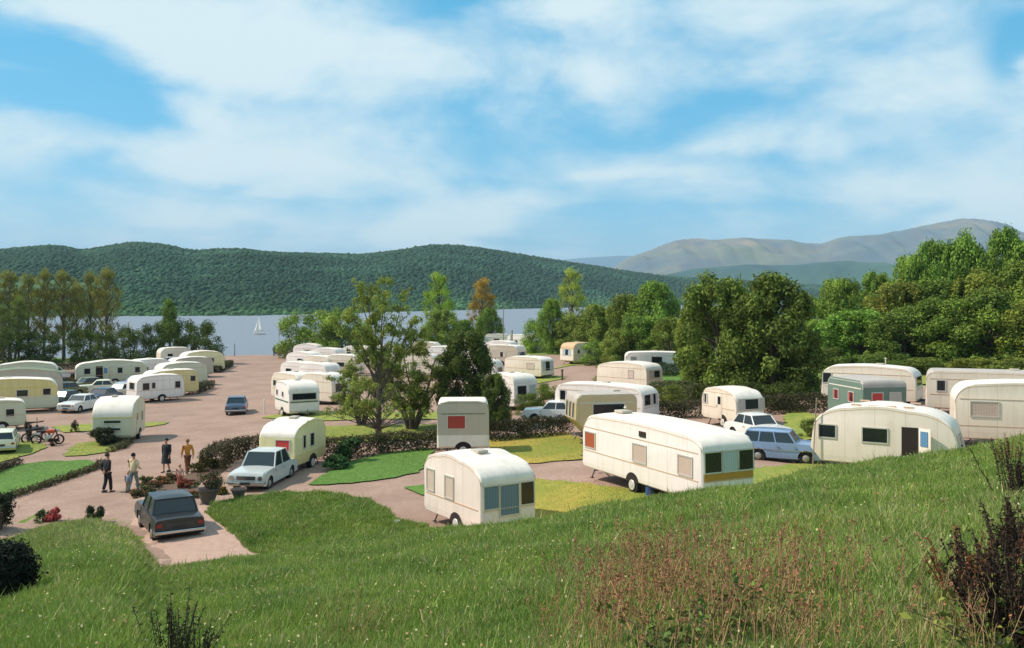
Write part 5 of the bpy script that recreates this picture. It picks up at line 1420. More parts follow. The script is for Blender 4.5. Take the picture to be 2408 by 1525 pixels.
# --- hedges
hedge('dark hedge left of the primrose caravan, behind the pale grey saloon', [(497, 1112), (520, 1092), (560, 1078), (617, 1072)], 1.0, 1.0)
hedge('long dark hedge behind the mid lawn, between the primrose and sage grey caravans', [(762, 1080), (830, 1078), (900, 1068), (1032, 1057)], 1.0, 0.8)
hedge('dark hedge behind the dry lawn, right of the sage grey caravan', [(1150, 1040), (1230, 1033), (1330, 1022)], 1.05, 0.9)
hedge('brownish hedge left of the small cream caravan, below the big dark tree', [(1532, 988), (1600, 984), (1660, 984)], 0.95, 0.8)
hedge('dark hedge between the small cream caravan and the sage green one', [(1792, 976), (1870, 972), (1966, 970)], 1.05, 0.9)
hedge('square dark hedge in front of the side-on white caravan', [(1528, 887), (1588, 886)], 1.2, 1.6, base=(0.03, 0.05, 0.02))
hedge('loose brown-green hedge right of the long white caravan roof', [(1536, 952), (1590, 950), (1640, 955)], 1.5, 1.2, base=(0.06, 0.07, 0.03))
hedge('low hedge in front of the left yellow caravan', [(130, 905), (180, 890)], 0.7, 0.9, base=(0.06, 0.07, 0.03))
hedge('brownish hedge strip between the car lines on the left', [(125, 925), (180, 912), (250, 905)], 0.7, 0.8, base=(0.05, 0.055, 0.028))
hedge('low hedge behind the olive saloon on the left', [(130, 898), (215, 888), (300, 880)], 0.7, 0.8, base=(0.06, 0.06, 0.03))

for (lab, pts) in [('dark planting strip left of the head of the left row', [(262, 925), (300, 915), (318, 905)]), ('dark planting strip behind the white saloon of the car line', [(125, 918), (190, 903)]), ('dark hedge beyond the olive saloon, under the shore poplars', [(128, 872), (190, 868)]), ('dark hedge to the right of the long grey-green caravan', [(330, 880), (372, 872)]),
                   ('dark planting by the road beside the farthest left row caravan', [(508, 878), (540, 862)]), ('dark planting by the road beside the third left row caravan', [(455, 928), (492, 914)])]:
    hedge(lab, pts, 0.75, 0.9, base=(0.05, 0.05, 0.026))
# --- trees
G1 = (1.2, 1.25, 1.0); GB = (1.05, 1.35, 0.95); GD = (0.75, 0.8, 0.75); GO = (1.2, 1.25, 1.0); BR = (1.35, 1.08, 1.1)
tree('poplar', 'tall sparse olive poplar, leftmost on the left shore', 22, 846, 640, 95, BR, d=142)
for i, (px, top, w, lab, cc, dd) in enumerate([
    (-30, 650, 80, 'tall sparse poplar cut off by the left edge', BR, 146),
    (66, 648, 78, 'sparse brownish poplar second from the left edge', BR, 150), (104, 636, 66, 'slender brownish poplar, highest of the left shore group', BR, 144),
    (150, 640, 92, 'sparse poplar with a bare leaning trunk in front of the lake', BR, 146), (213, 642, 66, 'poplar left in the rightmost pair of the shore poplars', BR, 148), (250, 634, 84, 'broad topped poplar, rightmost of the shore poplars', BR, 144),
    (44, 700, 60, 'short greenish poplar low in the left shore group', (0.9, 1.0, 0.9), 136), (8, 720, 70, 'short green poplar at the very left edge', (0.85, 0.95, 0.85), 132), (180, 668, 60, 'thin poplar between the leaning one and the rightmost pair', BR, 152)]):
    tree('poplar', lab, px, 846, top, w, cc, d=dd, group='poplars on the left shore')
for (px, top, w, lab, dd) in [(30, 778, 120, 'dark bush mass at the foot of the left poplars', 134), (110, 790, 90, 'dark low bush between the left poplars and the bare trunk', 136), (190, 772, 84, 'round dark bush in front of the lake below the poplar pair', 138), (245, 782, 70, 'dark bush at the foot of the rightmost poplar', 136),
                              (304, 768, 84, 'low green bush left of the shore pine', 138), (360, 760, 70, 'green bush touching the shore pine on its left', 140), (425, 752, 80, 'dark bush right against the shore pine', 140), (478, 756, 92, 'rounded bush at the right end of the left shore group', 138)]:
    tree('bush', lab, px, 850, top, w, (0.55, 0.66, 0.6), d=dd, name='bush', cat='bush', group='bushes on the left shore')
tree('conifer', 'pointed green pine rising above the left shore bushes', 398, 850, 702, 84, (0.85, 1.1, 0.9), d=141, name='pine_tree')
for (px, top, w, lab, dd, k) in [(700, 735, 104, 'round green willow bush at the lake edge, left of three', 152, 'bush'), (752, 722, 112, 'round green willow bush in the middle of three', 150, 'bush.b'), (806, 726, 112, 'round green willow bush right of three, beside the white mast', 148, 'bush'),
                                 (850, 750, 80, 'low green bush behind the tall thin tree', 146, 'bush.b')]:
    tree(k, lab, px, 850, top, w, (1.25, 1.5, 1.1), d=dd, name='willow', cat='bush')
tree('sparse', 'tall thin light green tree with open branches in the middle of the site', 890, 1042, 655, 265, (1.4, 1.4, 1.25), rz=0.3)
tree('multistem', 'low spreading multi-stemmed tree right of the tall thin tree', 968, 1012, 800, 200, (0.95, 0.9, 0.9), rz=1.0)
tree('multistem', 'small bushy tree with twisted stem left of the tall thin tree', 850, 1000, 850, 170, (1.0, 0.95, 0.9), rz=2.0)
tree('broad.h', 'dark broad holly-like tree above the sage grey caravan', 1102, 1006, 782, 165, (0.55, 0.6, 0.62), rz=0.8)
tree('broad.h', 'dark drooping lower tree beside the half hidden white caravan', 1165, 1012, 880, 90, (0.6, 0.66, 0.6), rz=2.8)
tree('poplar', 'light green poplar in front of the wooded hill, left of the reddish one', 1032, 840, 644, 90, (1.6, 1.9, 1.0), d=160)
tree('broad', 'rounded light green tree at the foot of the light green poplar', 1035, 840, 726, 118, (1.35, 1.45, 1.1), d=156)
tree('poplar', 'reddish brown sparse poplar by the lake', 1134, 830, 657, 80, (2.3, 1.2, 0.9), d=170)
tree('broad', 'compact green tree standing at the lake edge below the reddish poplar', 1150, 828, 724, 74, (1.15, 1.4, 1.0), d=168)
tree('broad', 'small green tree between the rounded tree and the compact one', 1092, 830, 752, 70, (1.2, 1.4, 1.0), d=164)
for (px, top, w, lab, dd, k, c) in [
    (1322, 770, 90, 'low olive tree in front of the pale hazy poplar', 150, 'bush.b', GO), (1385, 752, 96, 'round light tree behind the tan roofed caravan', 150, 'broad', GB), (1500, 800, 90, 'low light green tree beside the side-on white caravan', 112, 'bush', GB), (1575, 745, 110, 'yellow-green tree next to the dark pair, behind the square hedge', 100, 'broad.b', GO), (1440, 812, 70, 'small bush tree at the right side of the path', 104, 'bush.b', G1),
    (1345, 634, 84, 'pale hazy poplar rising above the middle trees', 175, 'poplar', (2.0, 1.9, 1.3)),
    (1256, 752, 67, 'round little tree at the left end of the middle wood', 146, 'bush', (1.3, 1.6, 1.1)), (1298, 702, 80, 'narrow upright green tree near the middle wood\'s left end', 140, 'broad', (1.2, 1.5, 1.0)),
    (1350, 740, 109, 'olive round tree above the tan roofed caravan', 138, 'broad.b', GO), (1400, 716, 109, 'mid green tree right of the tan roofed caravan', 125, 'broad', G1), (1436, 722, 96, 'green tree behind the mid green one, near the pale smoke', 136, 'broad.b', GB),
    (1410, 800, 91, 'low bright tree bordering the path on its right', 112, 'bush', GB), (1470, 690, 119, 'green tree with a loose top left of the pointed one', 120, 'broad.b', G1), (1540, 662, 150, 'pointed bright green tree behind the big dark pair', 112, 'broad', GB),
    (1510, 742, 143, 'round bright green tree above the side-on white caravan', 106, 'broad.b', GB), (1455, 775, 109, 'low green tree left of the side-on white caravan', 106, 'broad', G1), (1632, 712, 105, 'yellow-green tree on the left of the big dark pair', 84, 'broad.b', GO)]:
    tree(k, lab, px, 850, top, w, c, d=dd)
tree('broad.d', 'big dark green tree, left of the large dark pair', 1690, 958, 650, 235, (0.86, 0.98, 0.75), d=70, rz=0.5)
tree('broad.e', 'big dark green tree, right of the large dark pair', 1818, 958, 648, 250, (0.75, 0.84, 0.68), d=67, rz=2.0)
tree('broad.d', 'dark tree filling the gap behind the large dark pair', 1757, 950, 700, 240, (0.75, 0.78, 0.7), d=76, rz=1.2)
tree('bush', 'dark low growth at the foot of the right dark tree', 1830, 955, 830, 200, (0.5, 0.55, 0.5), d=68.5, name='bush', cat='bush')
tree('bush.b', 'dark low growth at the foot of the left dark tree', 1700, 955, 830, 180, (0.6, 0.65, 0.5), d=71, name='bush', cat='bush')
tree('broad.b', 'yellow-green lower tree filling the left foot of the dark pair', 1648, 950, 780, 100, (1.1, 1.25, 0.9), d=74)
for (px, top, w, lab, dd, k, c) in [
    (1885, 690, 109, 'slim green tree directly behind the dark pair', 120, 'broad', G1), (1975, 652, 146, 'green tree with a dark leaning top where the right wood begins', 108, 'broad.b', (1.0, 1.2, 0.85)),
    (2020, 728, 231, 'bright green round tree at the front of the right wood', 88, 'broad', (1.05, 1.5, 1.05)), (2110, 662, 183, 'olive brown round tree in the right wood', 96, 'broad.b', (1.35, 1.2, 0.95)),
    (2060, 640, 134, 'green tree behind the olive brown round one', 116, 'broad', GB), (2145, 596, 134, 'tall green tree stepping up the right wood skyline', 112, 'broad.b', GB),
    (2195, 566, 141, 'tall bright tree on the right wood skyline, left of the three tallest', 112, 'broad', (1.0, 1.35, 0.9)), (2270, 552, 158, 'tall bright green tree, middle of the skyline', 110, 'broad.d', (1.0, 1.35, 0.95)),
    (2362, 536, 134, 'tallest pointed tree close to the right edge', 106, 'broad', (0.95, 1.25, 0.9)), (2425, 556, 158, 'tall tree cut off by the right edge', 104, 'broad.b', (1.1, 1.4, 0.95)),
    (2200, 660, 207, 'dark green tree in the heart of the right wood', 96, 'broad.e', (0.95, 1.15, 0.8)), (2305, 640, 207, 'brown-green tree below the skyline trees', 94, 'broad.d', (1.2, 1.15, 0.8)),
    (2400, 620, 207, 'brown-green tree at the right edge below the tallest', 90, 'broad.e', (1.05, 1.15, 0.8)), (2130, 722, 183, 'dark tree between the bright round tree and the caravans', 84, 'broad.d', (0.8, 0.95, 0.75)),
    (2225, 700, 207, 'olive tree directly behind the brown-grey roofed caravan', 82, 'broad.b', (0.9, 1.1, 0.8)), (2325, 684, 219, 'olive tree above the brown-grey roofed caravan', 80, 'broad.e', (0.95, 1.1, 0.8)), (2430, 705, 207, 'dark olive tree behind the right edge caravan', 78, 'broad.d', (1.2, 1.15, 0.8)),
    (1935, 750, 134, 'green tree squeezed between the dark pair and the bright round tree', 96, 'broad.b', (0.95, 1.2, 0.8)), (1960, 812, 122, 'low dark tree left of the bright round tree', 86, 'bush.b', (0.7, 0.8, 0.7)), (2080, 830, 146, 'low green growth under the bright round tree', 80, 'bush', (0.8, 1.0, 0.8)),
    (2190, 838, 146, 'low bush in front of the right wood', 76, 'bush.b', (0.9, 1.0, 0.8)), (2290, 842, 158, 'low bush behind the brown-grey roof', 72, 'bush', (1.2, 1.1, 0.8)), (2400, 838, 158, 'low bush behind the right edge roof', 70, 'bush.b', (1.0, 1.0, 0.8))]:
    tree(k, lab, px, 880, top, w, c, d=dd, group='trees of the right wood' if px > 1960 else None)
for (px, top, w, lab, dd) in [(1560, 706, 60, 'small far tree on the near shore, left', 190), (1650, 700, 90, 'far tree behind the yellow-green tree', 170), (1745, 700, 100, 'far tree glimpsed between the dark pair', 160), (1500, 712, 70, 'small far tree behind the loose topped one', 200), (1990, 690, 90, 'far tree behind the start of the right wood', 190)]:
    tree('broad', lab, px, 800, top, w, (0.95, 1.15, 0.9), d=dd)
# mid-ground shrubs
for (px, py, top, w, lab, c) in [(1285, 972, 902, 80, 'loose green shrub behind the white saloon and the hedge', (0.95, 1.05, 0.8)), (1240, 975, 925, 70, 'green shrub at the foot of the half hidden white caravan', (0.9, 1.0, 0.8)), (1575, 965, 905, 90, 'brown-green shrub right of the long white caravan', (0.95, 0.95, 0.8)), (1430, 905, 872, 70, 'spreading shrub beside the path left of the cream caravan', (1.1, 1.25, 0.85)),
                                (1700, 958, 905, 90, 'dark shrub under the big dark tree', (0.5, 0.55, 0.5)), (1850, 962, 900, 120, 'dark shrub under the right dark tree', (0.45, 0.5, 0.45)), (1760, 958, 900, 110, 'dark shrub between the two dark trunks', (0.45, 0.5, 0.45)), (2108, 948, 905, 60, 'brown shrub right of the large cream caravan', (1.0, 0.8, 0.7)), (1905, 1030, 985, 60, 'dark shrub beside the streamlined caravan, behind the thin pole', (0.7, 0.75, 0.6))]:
    tree('bush', lab, px, py, top, w, c, name='shrub', cat='shrub')
shrub('dark bush in front of the lone cream caravan', 238, 1050, 1.7, 1.25, base=(0.035, 0.04, 0.022), n=3500, size=0.06)
shrub('dark green bush at the left edge above the grass bank', 0, 1245, 1.5, 1.7, base=(0.025, 0.035, 0.02), n=3500, size=0.055)
shrub('small brownish bush at the end of the motorcycles', 178, 1018, 0.7, 1.0, base=(0.06, 0.05, 0.03), n=700)
shrub('low dark brown shrub beside the motorcycles', 125, 1050, 0.8, 0.6, base=(0.05, 0.04, 0.025), n=700)
shrub('tall dark thin shrub left of the motorcycles', 66, 1040, 0.5, 1.5, base=(0.04, 0.035, 0.025), n=900)
shrub('leafy green garden shrub running down beside the mid lawn', 820, 1088, 1.6, 1.35, base=(0.045, 0.10, 0.035), n=2600, size=0.08)
shrub('low leafy shrub below the tall garden shrub', 790, 1106, 1.5, 0.8, base=(0.05, 0.11, 0.04), n=2200, size=0.08)
shrub('red flowering bush at the edge of the bank by the drive', 125, 1222, 0.6, 0.65, base=(0.42, 0.09, 0.08), n=1400, tint=(1.6, 1.2, 1.3), name='flowering_bush', cat='bush')
shrub('small dark round bush on the bank edge right of the red one', 222, 1226, 0.8, 0.85, base=(0.035, 0.05, 0.022), n=1600)
shrub('small green tuft beside the red flowering bush', 100, 1223, 0.7, 0.55, base=(0.06, 0.09, 0.03), n=600)
for (px, py, w, h, lab, fl) in [(342, 1142, 0.9, 0.5, 'yellow-green flower clump at the left end of the flower bed', ((0.45, 0.30, 0.05), 0.15)), (362, 1150, 0.8, 0.4, 'green flower clump near the person in cream', ((0.4, 0.12, 0.08), 0.15)), (385, 1140, 1.1, 0.4, 'orange flower clump in the middle of the bed', ((0.5, 0.14, 0.05), 0.25)),
                               (405, 1133, 0.8, 0.45, 'dark green clump in the flower bed', ((0.4, 0.1, 0.05), 0.1)), (440, 1150, 0.9, 0.45, 'red flower clump beside the small person', ((0.5, 0.05, 0.06), 0.5)), (462, 1112, 1.0, 0.5, 'green clump at the far side of the flower bed', ((0.5, 0.35, 0.05), 0.15)),
                               (482, 1100, 0.9, 0.6, 'yellow flowering clump beside the dark hedge', ((0.55, 0.40, 0.05), 0.35)), (503, 1104, 0.9, 0.6, 'dark green clump against the dark hedge', ((0.4, 0.3, 0.05), 0.08)), (521, 1165, 0.6, 0.4, 'orange and green clump left of the pale grey saloon', ((0.5, 0.3, 0.05), 0.3)), (325, 1170, 0.9, 0.35, 'dry reddish clump in front of the person in cream', ((0.35, 0.12, 0.06), 0.3)),
                               (345, 1165, 0.8, 0.45, 'leafy clump beside the charcoal saloon roof', ((0.3, 0.2, 0.06), 0.1)), (452, 1172, 1.0, 0.35, 'low red clump between the charcoal saloon and the urn', ((0.45, 0.08, 0.06), 0.3))]:
    shrub(lab, px, py, w, h, base=(0.06, 0.08, 0.03), n=900, name='flower_clump', cat='flowers', flowers=fl, group='flower clumps in the bed')
# soil of the bed
sheet('flower_bed_soil', [(318, 1168), (350, 1140), (420, 1128), (470, 1104), (520, 1096), (545, 1100), (500, 1122), (470, 1140), (462, 1165), (400, 1172)], 0.06, ground_mat('bed_soil', ['6c5646', '7c6452', '5a4a3c'], [1, 1.5, 6], 0.4), step=0.7, rag=0.1)
# low kerb-like plant edging round the front lawn
hedge('low brown edging hedge along the lower rim of the front lawn', [(0, 1182), (110, 1146), (172, 1124), (230, 1104), (238, 1092)], 0.22, 0.35, base=(0.06, 0.05, 0.028), group='low edging plants')
hedge('low dark edging hedge at the left end of the upper lawn', [(-20, 1120), (10, 1106), (42, 1094)], 0.3, 0.4, base=(0.045, 0.04, 0.025), group='low edging plants')
hedge('low edging plants above the front lawn', [(262, 1064), (285, 1057), (302, 1044)], 0.25, 0.4, base=(0.06, 0.06, 0.03), group='low edging plants')

# far bank bushes to close the left and right sides
for i, (px, dd, top, w, lab) in enumerate([(-120, 140, 660, 160, 'poplar outside the left edge'), ]):
    tree('poplar', lab, px, 850, top, w, BR, d=dd)

# ---------------------------------------------------------------- grass on the bank
def grass():
    r = np.random.default_rng(11)
    P = []
    # sample by picture-independent density: metres near the eye get more blades
    n_try = 1900000
    y = 5 + (r.random(n_try) ** 0.78) * 38
    x = (r.random(n_try) * 2 - 1) * (y * 0.60 + 2.0)
    g = gz(x, y)
    px = CXP + FP * x / y
    c = np.interp(px, CRP, CRD)
    on = y < c + 0.25
    inP = inside(PA, x, y)
    keep = on | inP
    x, y = x[keep], y[keep]
    z = gz(x, y) - 0.02 + inside(PA, x, y) * 0.1
    n = len(x)
    patch = fbm(x, y, 5.0, 31, 4); patch2 = fbm(x, y, 1.6, 33, 3)
    h = (0.075 + 0.09 * r.random(n)) * (1 + 0.5 * patch2) * np.clip(0.6 + y / 26, 0.7, 1.2)
    tuft = fbm(x, y, 0.8, 41, 3); h = h * (1 + 1.1 * np.clip(tuft - 0.25, 0, 1)) * np.where(r.random(n) < 0.015, 1.8, 1)
    h = np.maximum(h, 0.05)
    near_edge = (c[keep] - y < 1.2) & (y < c[keep])
    h = np.where(near_edge, h * 1.15, h)
    w = (0.0045 + 0.00055 * y) * r.uniform(0.6, 1.4, n)
    a = r.uniform(0, 6.28, n); lean = h * r.uniform(0.1, 0.95, n)
    wind = 0.08
    dx = np.cos(a) * lean + wind * h * 0.6; dy = np.sin(a) * lean
    b = r.uniform(0, 6.28, n); wx, wy = np.cos(b) * w, np.sin(b) * w
    B = np.stack([x, y, z], -1)
    v0 = B + np.stack([-wx, -wy, 0 * x], -1); v1 = B + np.stack([wx, wy, 0 * x], -1)
    t = B + np.stack([dx, dy, h], -1)
    V = np.stack([v0, v1, t], 1).reshape(-1, 3)
    T = np.arange(n * 3).reshape(n, 3)
    green = np.array([0.275, 0.36, 0.064]); dark = np.array([0.155, 0.245, 0.050]); straw = np.array([0.50, 0.42, 0.20])
    mixv = np.clip(0.5 + 0.9 * patch + 0.3 * (r.random(n) - 0.5), 0, 1)[:, None]
    col = dark * (1 - mixv) + green * mixv
    dry = (r.random(n) < np.clip(0.08 + 0.20 * patch2 + 0.12 * (px[keep] > 1300) * (y < 16), 0.015, 0.5))[:, None]
    left = ((px[keep] < 420) & (y > 24) & (r.random(n) < 0.22))[:, None]
    col = np.where(dry | left, straw * (0.6 + 0.7 * r.random((n, 1))), col * (0.75 + 0.5 * r.random((n, 1))))
    col = np.repeat(col, 3, 0)
    o_ = np_mesh('bank_grass', V, T, mat('grass_blades', (1, 1, 1), 0.6, 0.05, 1, attr=True, spec=0.2, transl=0.25), col)
    tag(o_, 'long rough green grass with dry tips growing over the foreground bank', 'grass', kind='stuff')
grass()
def flecks():
    r = np.random.default_rng(77)
    n = 9000
    y = 6 + r.random(n) ** 0.7 * 34; x = (r.random(n) * 2 - 1) * (y * 0.58 + 1)
    px = CXP + FP * x / y
    on = (y < np.interp(px, CRP, CRD)) & (fbm(x, y, 4, 55, 3) > -0.15)
    x, y = x[on], y[on]; n = len(x)
    C = np.stack([x, y, gz(x, y) + r.uniform(0.10, 0.24, n)], -1)
    V, F = leaf_quads(C, r.normal(size=(n, 3)) + np.array([0, -0.6, 0.8]), 0.017, r, 1.2)
    k = r.random(n)[:, None]
    c = np.where(k < 0.55, np.array([0.62, 0.52, 0.24]), np.where(k < 0.8, np.array([0.45, 0.26, 0.14]), np.array([0.55, 0.50, 0.30])))
    tag(np_mesh('wild_flowers', V, F, M_leafs, np.repeat(c, 4, 0)), 'tiny pale seed heads and flowers dotted through the bank grass', 'wild flowers', kind='stuff')
flecks()
def mown():
    """short blades over the mown lawns"""
    r = np.random.default_rng(5)
    XX, YY = [], []
    for A in LAWNS[:9]:
        lo, hi = A.min(0), A.max(0)
        n = int((hi[0] - lo[0]) * (hi[1] - lo[1]) * 170)
        n = min(n, 60000)
        x = r.uniform(lo[0], hi[0], n); y = r.uniform(lo[1], hi[1], n)
        k = inside(A, x + r.normal(size=n) * 0.10, y + r.normal(size=n) * 0.14); XX.append(x[k]); YY.append(y[k])
    x = np.concatenate(XX); y = np.concatenate(YY); n = len(x)
    k = (y < 62) & (np.abs(x) < 36); x, y = x[k], y[k]; n = len(x)
    z = gz(x, y) + 0.06
    h = 0.05 + 0.03 * r.random(n); w = 0.012
    a = r.uniform(0, 6.28, n); b = r.uniform(0, 6.28, n)
    B = np.stack([x, y, z], -1)
    V = np.stack([B + np.stack([-w * np.cos(b), -w * np.sin(b), 0 * x], -1), B + np.stack([w * np.cos(b), w * np.sin(b), 0 * x], -1), B + np.stack([h * .5 * np.cos(a), h * .5 * np.sin(a), h], -1)], 1).reshape(-1, 3)
    gold = (x > -2.5)[:, None] & (x < 8)[:, None]
    col = np.where(gold, np.array([0.27, 0.20, 0.055]), np.array([0.11, 0.17, 0.045])) * (0.6 + 0.8 * r.random((n, 1)))
    o_ = np_mesh('mown_grass', V, np.arange(n * 3).reshape(n, 3), _mc['grass_blades'], np.repeat(col, 3, 0))
    tag(o_, 'short mown grass on the lawns between the pitches', 'grass', kind='stuff')
mown()

# ---------------------------------------------------------------- dry weeds and brambles of the foreground
def weeds():
    r = np.random.default_rng(23)
    paths = []; C = []; Nn = []; cc = []
    def stalk(px, py, hgt, lean, rad=0.008, heads=True, col=(0.30, 0.13, 0.07), twigs=3):
        p = on_bank(px, py); p = np.array(p[:])
        top = p + np.array([lean[0], lean[1], hgt])
        P, rd = limb(r, p, top, rad, rad * 0.4, 6, 0.025); paths.append((P, rd))
        ends = [P[-1]]
        for k in range(twigs):
            j = r.integers(2, 6); L = hgt * r.uniform(0.12, 0.3); a = r.uniform(0, 6.28)
            e = P[j] + np.array([math.cos(a) * L * 0.45, math.sin(a) * L * 0.45, L]); paths.append(limb(r, P[j], e, rad * 0.6, rad * 0.3, 3)); ends.append(e)
        if heads:
            for e in ends:
                for k in range(7):
                    C.append(e + r.normal(size=3) * np.array([0.010, 0.010, 0.032])); Nn.append(r.normal(size=3)); cc.append(np.array(col) * r.uniform(0.6, 1.5))
    for i in range(300):
        px = r.normal(1650, 200); 
        if r.random() < 0.35: px = r.normal(1500, 70)
        if px < 1260 or px > 2230: continue
        py = r.uniform(1400, 1560) if r.random() < 0.62 else r.uniform(1335, 1430)
        stalk(px, py, r.uniform(0.25, 0.68), (r.normal() * 0.10 + 0.03, r.normal() * 0.08), 0.006)
    for i in range(260): stalk(r.uniform(1230, 2380), r.uniform(1450, 1590), r.uniform(0.2, 0.5), (r.normal() * 0.14, r.normal() * 0.1), 0.0035, heads=(i % 4 == 0), twigs=1)
    for i in range(42): stalk(r.normal(830, 55), r.uniform(1480, 1555), r.uniform(0.3, 0.6), (r.normal() * 0.16, r.normal() * 0.1), 0.003, heads=False)
    for i in range(60): stalk(r.uniform(1100, 2400), r.uniform(1180, 1420), r.uniform(0.3, 0.5), (r.normal() * 0.08, r.normal() * 0.08), 0.004, twigs=1)
    tv, tf = tubes(paths, 4)
    col = np.repeat(np.array([[0.52, 0.33, 0.16]]), len(tv), 0) * np.repeat(r.uniform(0.45, 1.35, len(tv) // 4), 4)[:, None]
    V, F = leaf_quads(np.array(C), np.array(Nn), 0.013, r, 0.9)
    c2 = np.repeat(np.array(cc), 4, 0)
    o_ = np_mesh('dry_dock_stalks', np.concatenate([tv, V]), np.concatenate([tf, F + len(tv)]), M_leafs, np.concatenate([col, c2]))
    tag(o_, 'reddish brown dead dock stalks with seed heads standing in the foreground grass', 'weeds', kind='stuff')
weeds()
def stick(label, a_px, b_px, col):
    a = on_bank(*a_px); d = a.y
    b = Vector(((b_px[0] - CXP) / FP * (d + 0.6), d + 0.6, CZ - (b_px[1] - HYP) / FP * (d + 0.6)))
    r = np.random.default_rng(int(a_px[0]))
    root = empty('dead_stem', a); tag(root, label, 'stem')
    L = np.array((b - a)[:])
    P = [limb(r, (0, 0, 0), L, 0.012, 0.006, 8, 0.02)]
    for k in (3, 5, 6):
        e = P[0][0][k] + np.array([r.uniform(0.05, 0.15), 0.05, r.uniform(0.06, 0.15)]); P.append(limb(r, P[0][0][k], e, 0.005, 0.003, 3))
    tv, tf = tubes(P, 5); np_mesh('stalk', tv, tf, mat('dead_stem' + str(a_px[0]), col, 0.9, 0.15, 9), parent=root, sm=True)
stick('long pale dead stem slanting up to the right in the foreground weeds', (1770, 1500), (1905, 1366), 'a08a50')
stick('short pale dead stem leaning among the weeds at the bottom', (1010, 1490), (985, 1430), '9a8a5c')
stick('forked dry stem at the left of the reddish stalks', (1488, 1500), (1440, 1370), 'a87048')
stick('thin dry stem leaning right at the bottom right', (1840, 1545), (1960, 1480), '9c7a4c')
def bramble(label, px, py, w, h, n, base, size, dark=False, stems=14):
    p = on_bank(px, py)
    r = np.random.default_rng(px)
    root = empty('bramble', p); tag(root, label, 'bramble')
    paths, cl = [], []
    for i in range(stems):
        e = np.array([r.normal() * w * 0.4, r.normal() * w * 0.3, h * r.uniform(0.5, 1.1)])
        Pq = limb(r, (r.normal() * w * 0.3, r.normal() * 0.15, -0.05), e, 0.007, 0.003, 6, 0.05); paths.append(Pq)
        for q in Pq[0][2:]: cl.append((*q, 0.10 * w ** 0.5, 0.10, 0.07))
    tv, tf = tubes(paths, 5); np_mesh('stems', tv, tf, M_bark, parent=root, sm=True)
    V, F, c = clump_leaves(cl, n, size, r, base=base, shell=0.1, tint=(1.6, 1.3, 0.9), clump_var=0.35)
    np_mesh('foliage', V, F, M_leafs, c, parent=root)
    return root
bramble('bright green bramble leaves among the reddish stalks', 1720, 1500, 1.0, 0.45, 420, (0.10, 0.17, 0.04), 0.034)
bramble('low green bramble at the bottom beside the bright one', 1650, 1545, 0.7, 0.35, 260, (0.09, 0.15, 0.04), 0.034)
bramble('yellow-green broad leaves in the bottom right corner', 2330, 1545, 0.8, 0.35, 200, (0.16, 0.20, 0.05), 0.042)
def shoots(label, px, py, w, h, n, col, leafy):
    p = on_bank(px, py); r = np.random.default_rng(px + 1)
    root = empty('woody_shoots', p); tag(root, label, 'plant')
    paths, C, Nn = [], [], []
    for i in range(n):
        e = np.array([r.normal() * w * 0.4, r.normal() * 0.25, h * r.uniform(0.45, 1.1)])
        Pq = limb(r, (e[0] * 0.45, e[1] * 0.5, -0.05), e, 0.009, 0.004, 7, 0.035); paths.append(Pq)
        for q0, q1 in zip(Pq[0][1:-1], Pq[0][2:]):
            for k in range(leafy):
                C.append(q0 + (q1 - q0) * r.random() + r.normal(size=3) * 0.018); Nn.append(r.normal(size=3))
    tv, tf = tubes(paths, 4); np_mesh('stems', tv, tf, mat('shoot_' + label[:4], col, 0.95, 0.3, 5), parent=root)
    V, F = leaf_quads(np.array(C), np.array(Nn), 0.018, r)
    b = np.array(hx(col))[None] * r.uniform(0.5, 1.5, (len(C), 1))
    np_mesh('leaves', V, F, M_leafs, np.repeat(b, 4, 0), parent=root)
shoots('tuft of dark upright shoots at the bottom left', 405, 1550, 0.5, 0.62, 34, '3a3a26', 5)
shoots('small dark tuft right of the upright shoots', 455, 1560, 0.2, 0.4, 16, '2c2a20', 5)
shoots('dark brown dead weed thicket at the right edge, largest', 2365, 1440, 0.65, 0.5, 40, '3e3024', 16)
shoots('dark dead weed clump at the right edge above the thicket', 2400, 1320, 0.4, 0.55, 34, '3a2c22', 16)
shoots('dark dead weed clump highest on the bank at the right edge', 2395, 1170, 0.5, 0.85, 36, '3a2a24', 14)
shoots('reddish dead weed spires left of the dark thicket', 2275, 1400, 0.6, 0.55, 22, '7a4a30', 12)
shoots('reddish thin spires on the bank in front of the right edge caravan', 2375, 1090, 0.4, 0.7, 14, '7c5038', 8)
shoots('dark brown stalks in the bottom right corner', 2390, 1540, 0.5, 0.8, 50, '33241e', 16)
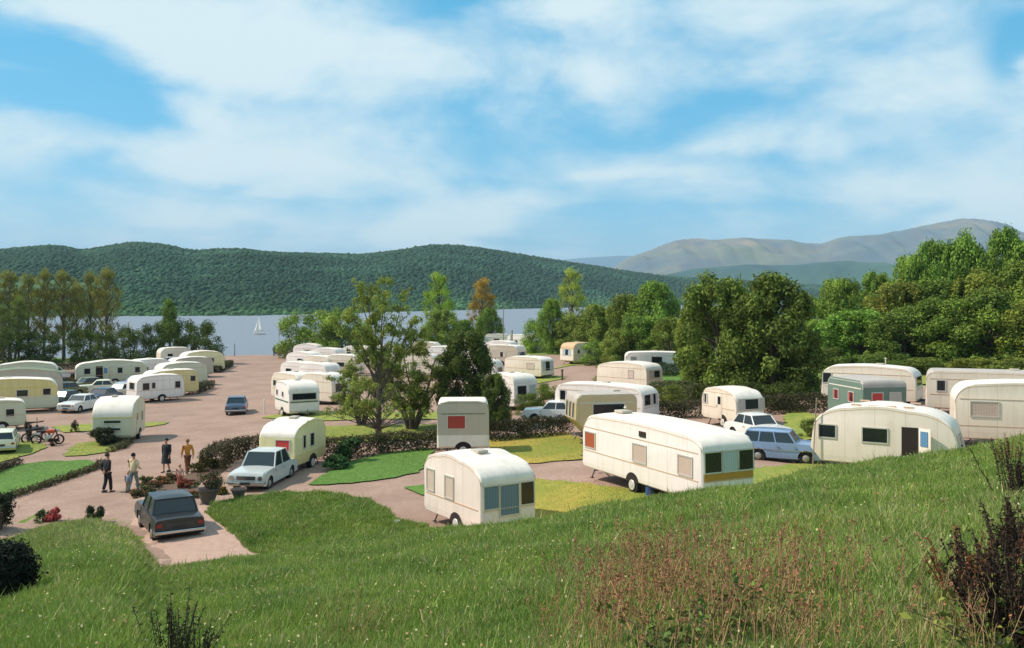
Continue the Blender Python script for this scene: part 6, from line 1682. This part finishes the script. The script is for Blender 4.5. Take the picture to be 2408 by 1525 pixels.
# dark clipped conifer at the bottom left
def dark_ball():
    p = on_bank(10, 1412); d = p.y; s = FP / d
    root = empty('conifer_bush', p); tag(root, 'near-black oval conifer bush cut off by the left edge of the bank', 'bush')
    w, h = 118 / s, 122 / s
    r = np.random.default_rng(2)
    cl = [(0, 0, h * 0.5, w / 2, w / 2, h * 0.52)]
    V, F, c = clump_leaves(cl, 14000, 0.035, r, base=(0.014, 0.020, 0.013), shell=0.9, tint=(1.3, 1.3, 1.2))
    np_mesh('foliage', V, F, M_leafs, c, parent=root)
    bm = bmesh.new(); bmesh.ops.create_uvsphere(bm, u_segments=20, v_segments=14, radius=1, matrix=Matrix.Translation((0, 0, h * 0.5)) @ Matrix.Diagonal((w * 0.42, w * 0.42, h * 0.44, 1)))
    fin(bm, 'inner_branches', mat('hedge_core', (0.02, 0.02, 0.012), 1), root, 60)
dark_ball()
# scrap of paper on the grass
pp = on_bank(934, 1240); bm = bmesh.new(); box(bm, (0, 0, 0), (0.22, 0.14, 0.01), Matrix.Rotation(0.5, 3, 'X')); po_ = fin(bm, 'paper_scrap', mat('paper', 'c8d4d8', 0.8, 0.05), None, 0); po_.location = pp + Vector((0, 0, 0.2)); tag(po_, 'pale scrap of paper lying in the long grass beside the pink drive', 'paper')

# ---------------------------------------------------------------- haze
def haze():
    bm = bmesh.new()
    bmesh.ops.create_cube(bm, size=1)
    for v in bm.verts: v.co = Vector((v.co.x * 28400, v.co.y * 13000 + 5800, -5.5 if v.co.z < 0 else 560))
    m = bpy.data.materials.new('haze_air'); m.use_nodes = True
    nt = m.node_tree; nt.nodes.clear()
    o = nt.nodes.new('ShaderNodeOutputMaterial'); v = nt.nodes.new('ShaderNodeVolumePrincipled')
    v.inputs['Color'].default_value = (0.60, 0.82, 1.0, 1)
    v.inputs['Density'].default_value = 0.00009
    v.inputs['Anisotropy'].default_value = 0.0
    nt.links.new(v.outputs[0], o.inputs['Volume'])
    try: m.cycles.homogeneous_volume = True
    except Exception: pass
    h = fin(bm, 'haze', m, None, 0); tag(h, kind='stuff')
haze()
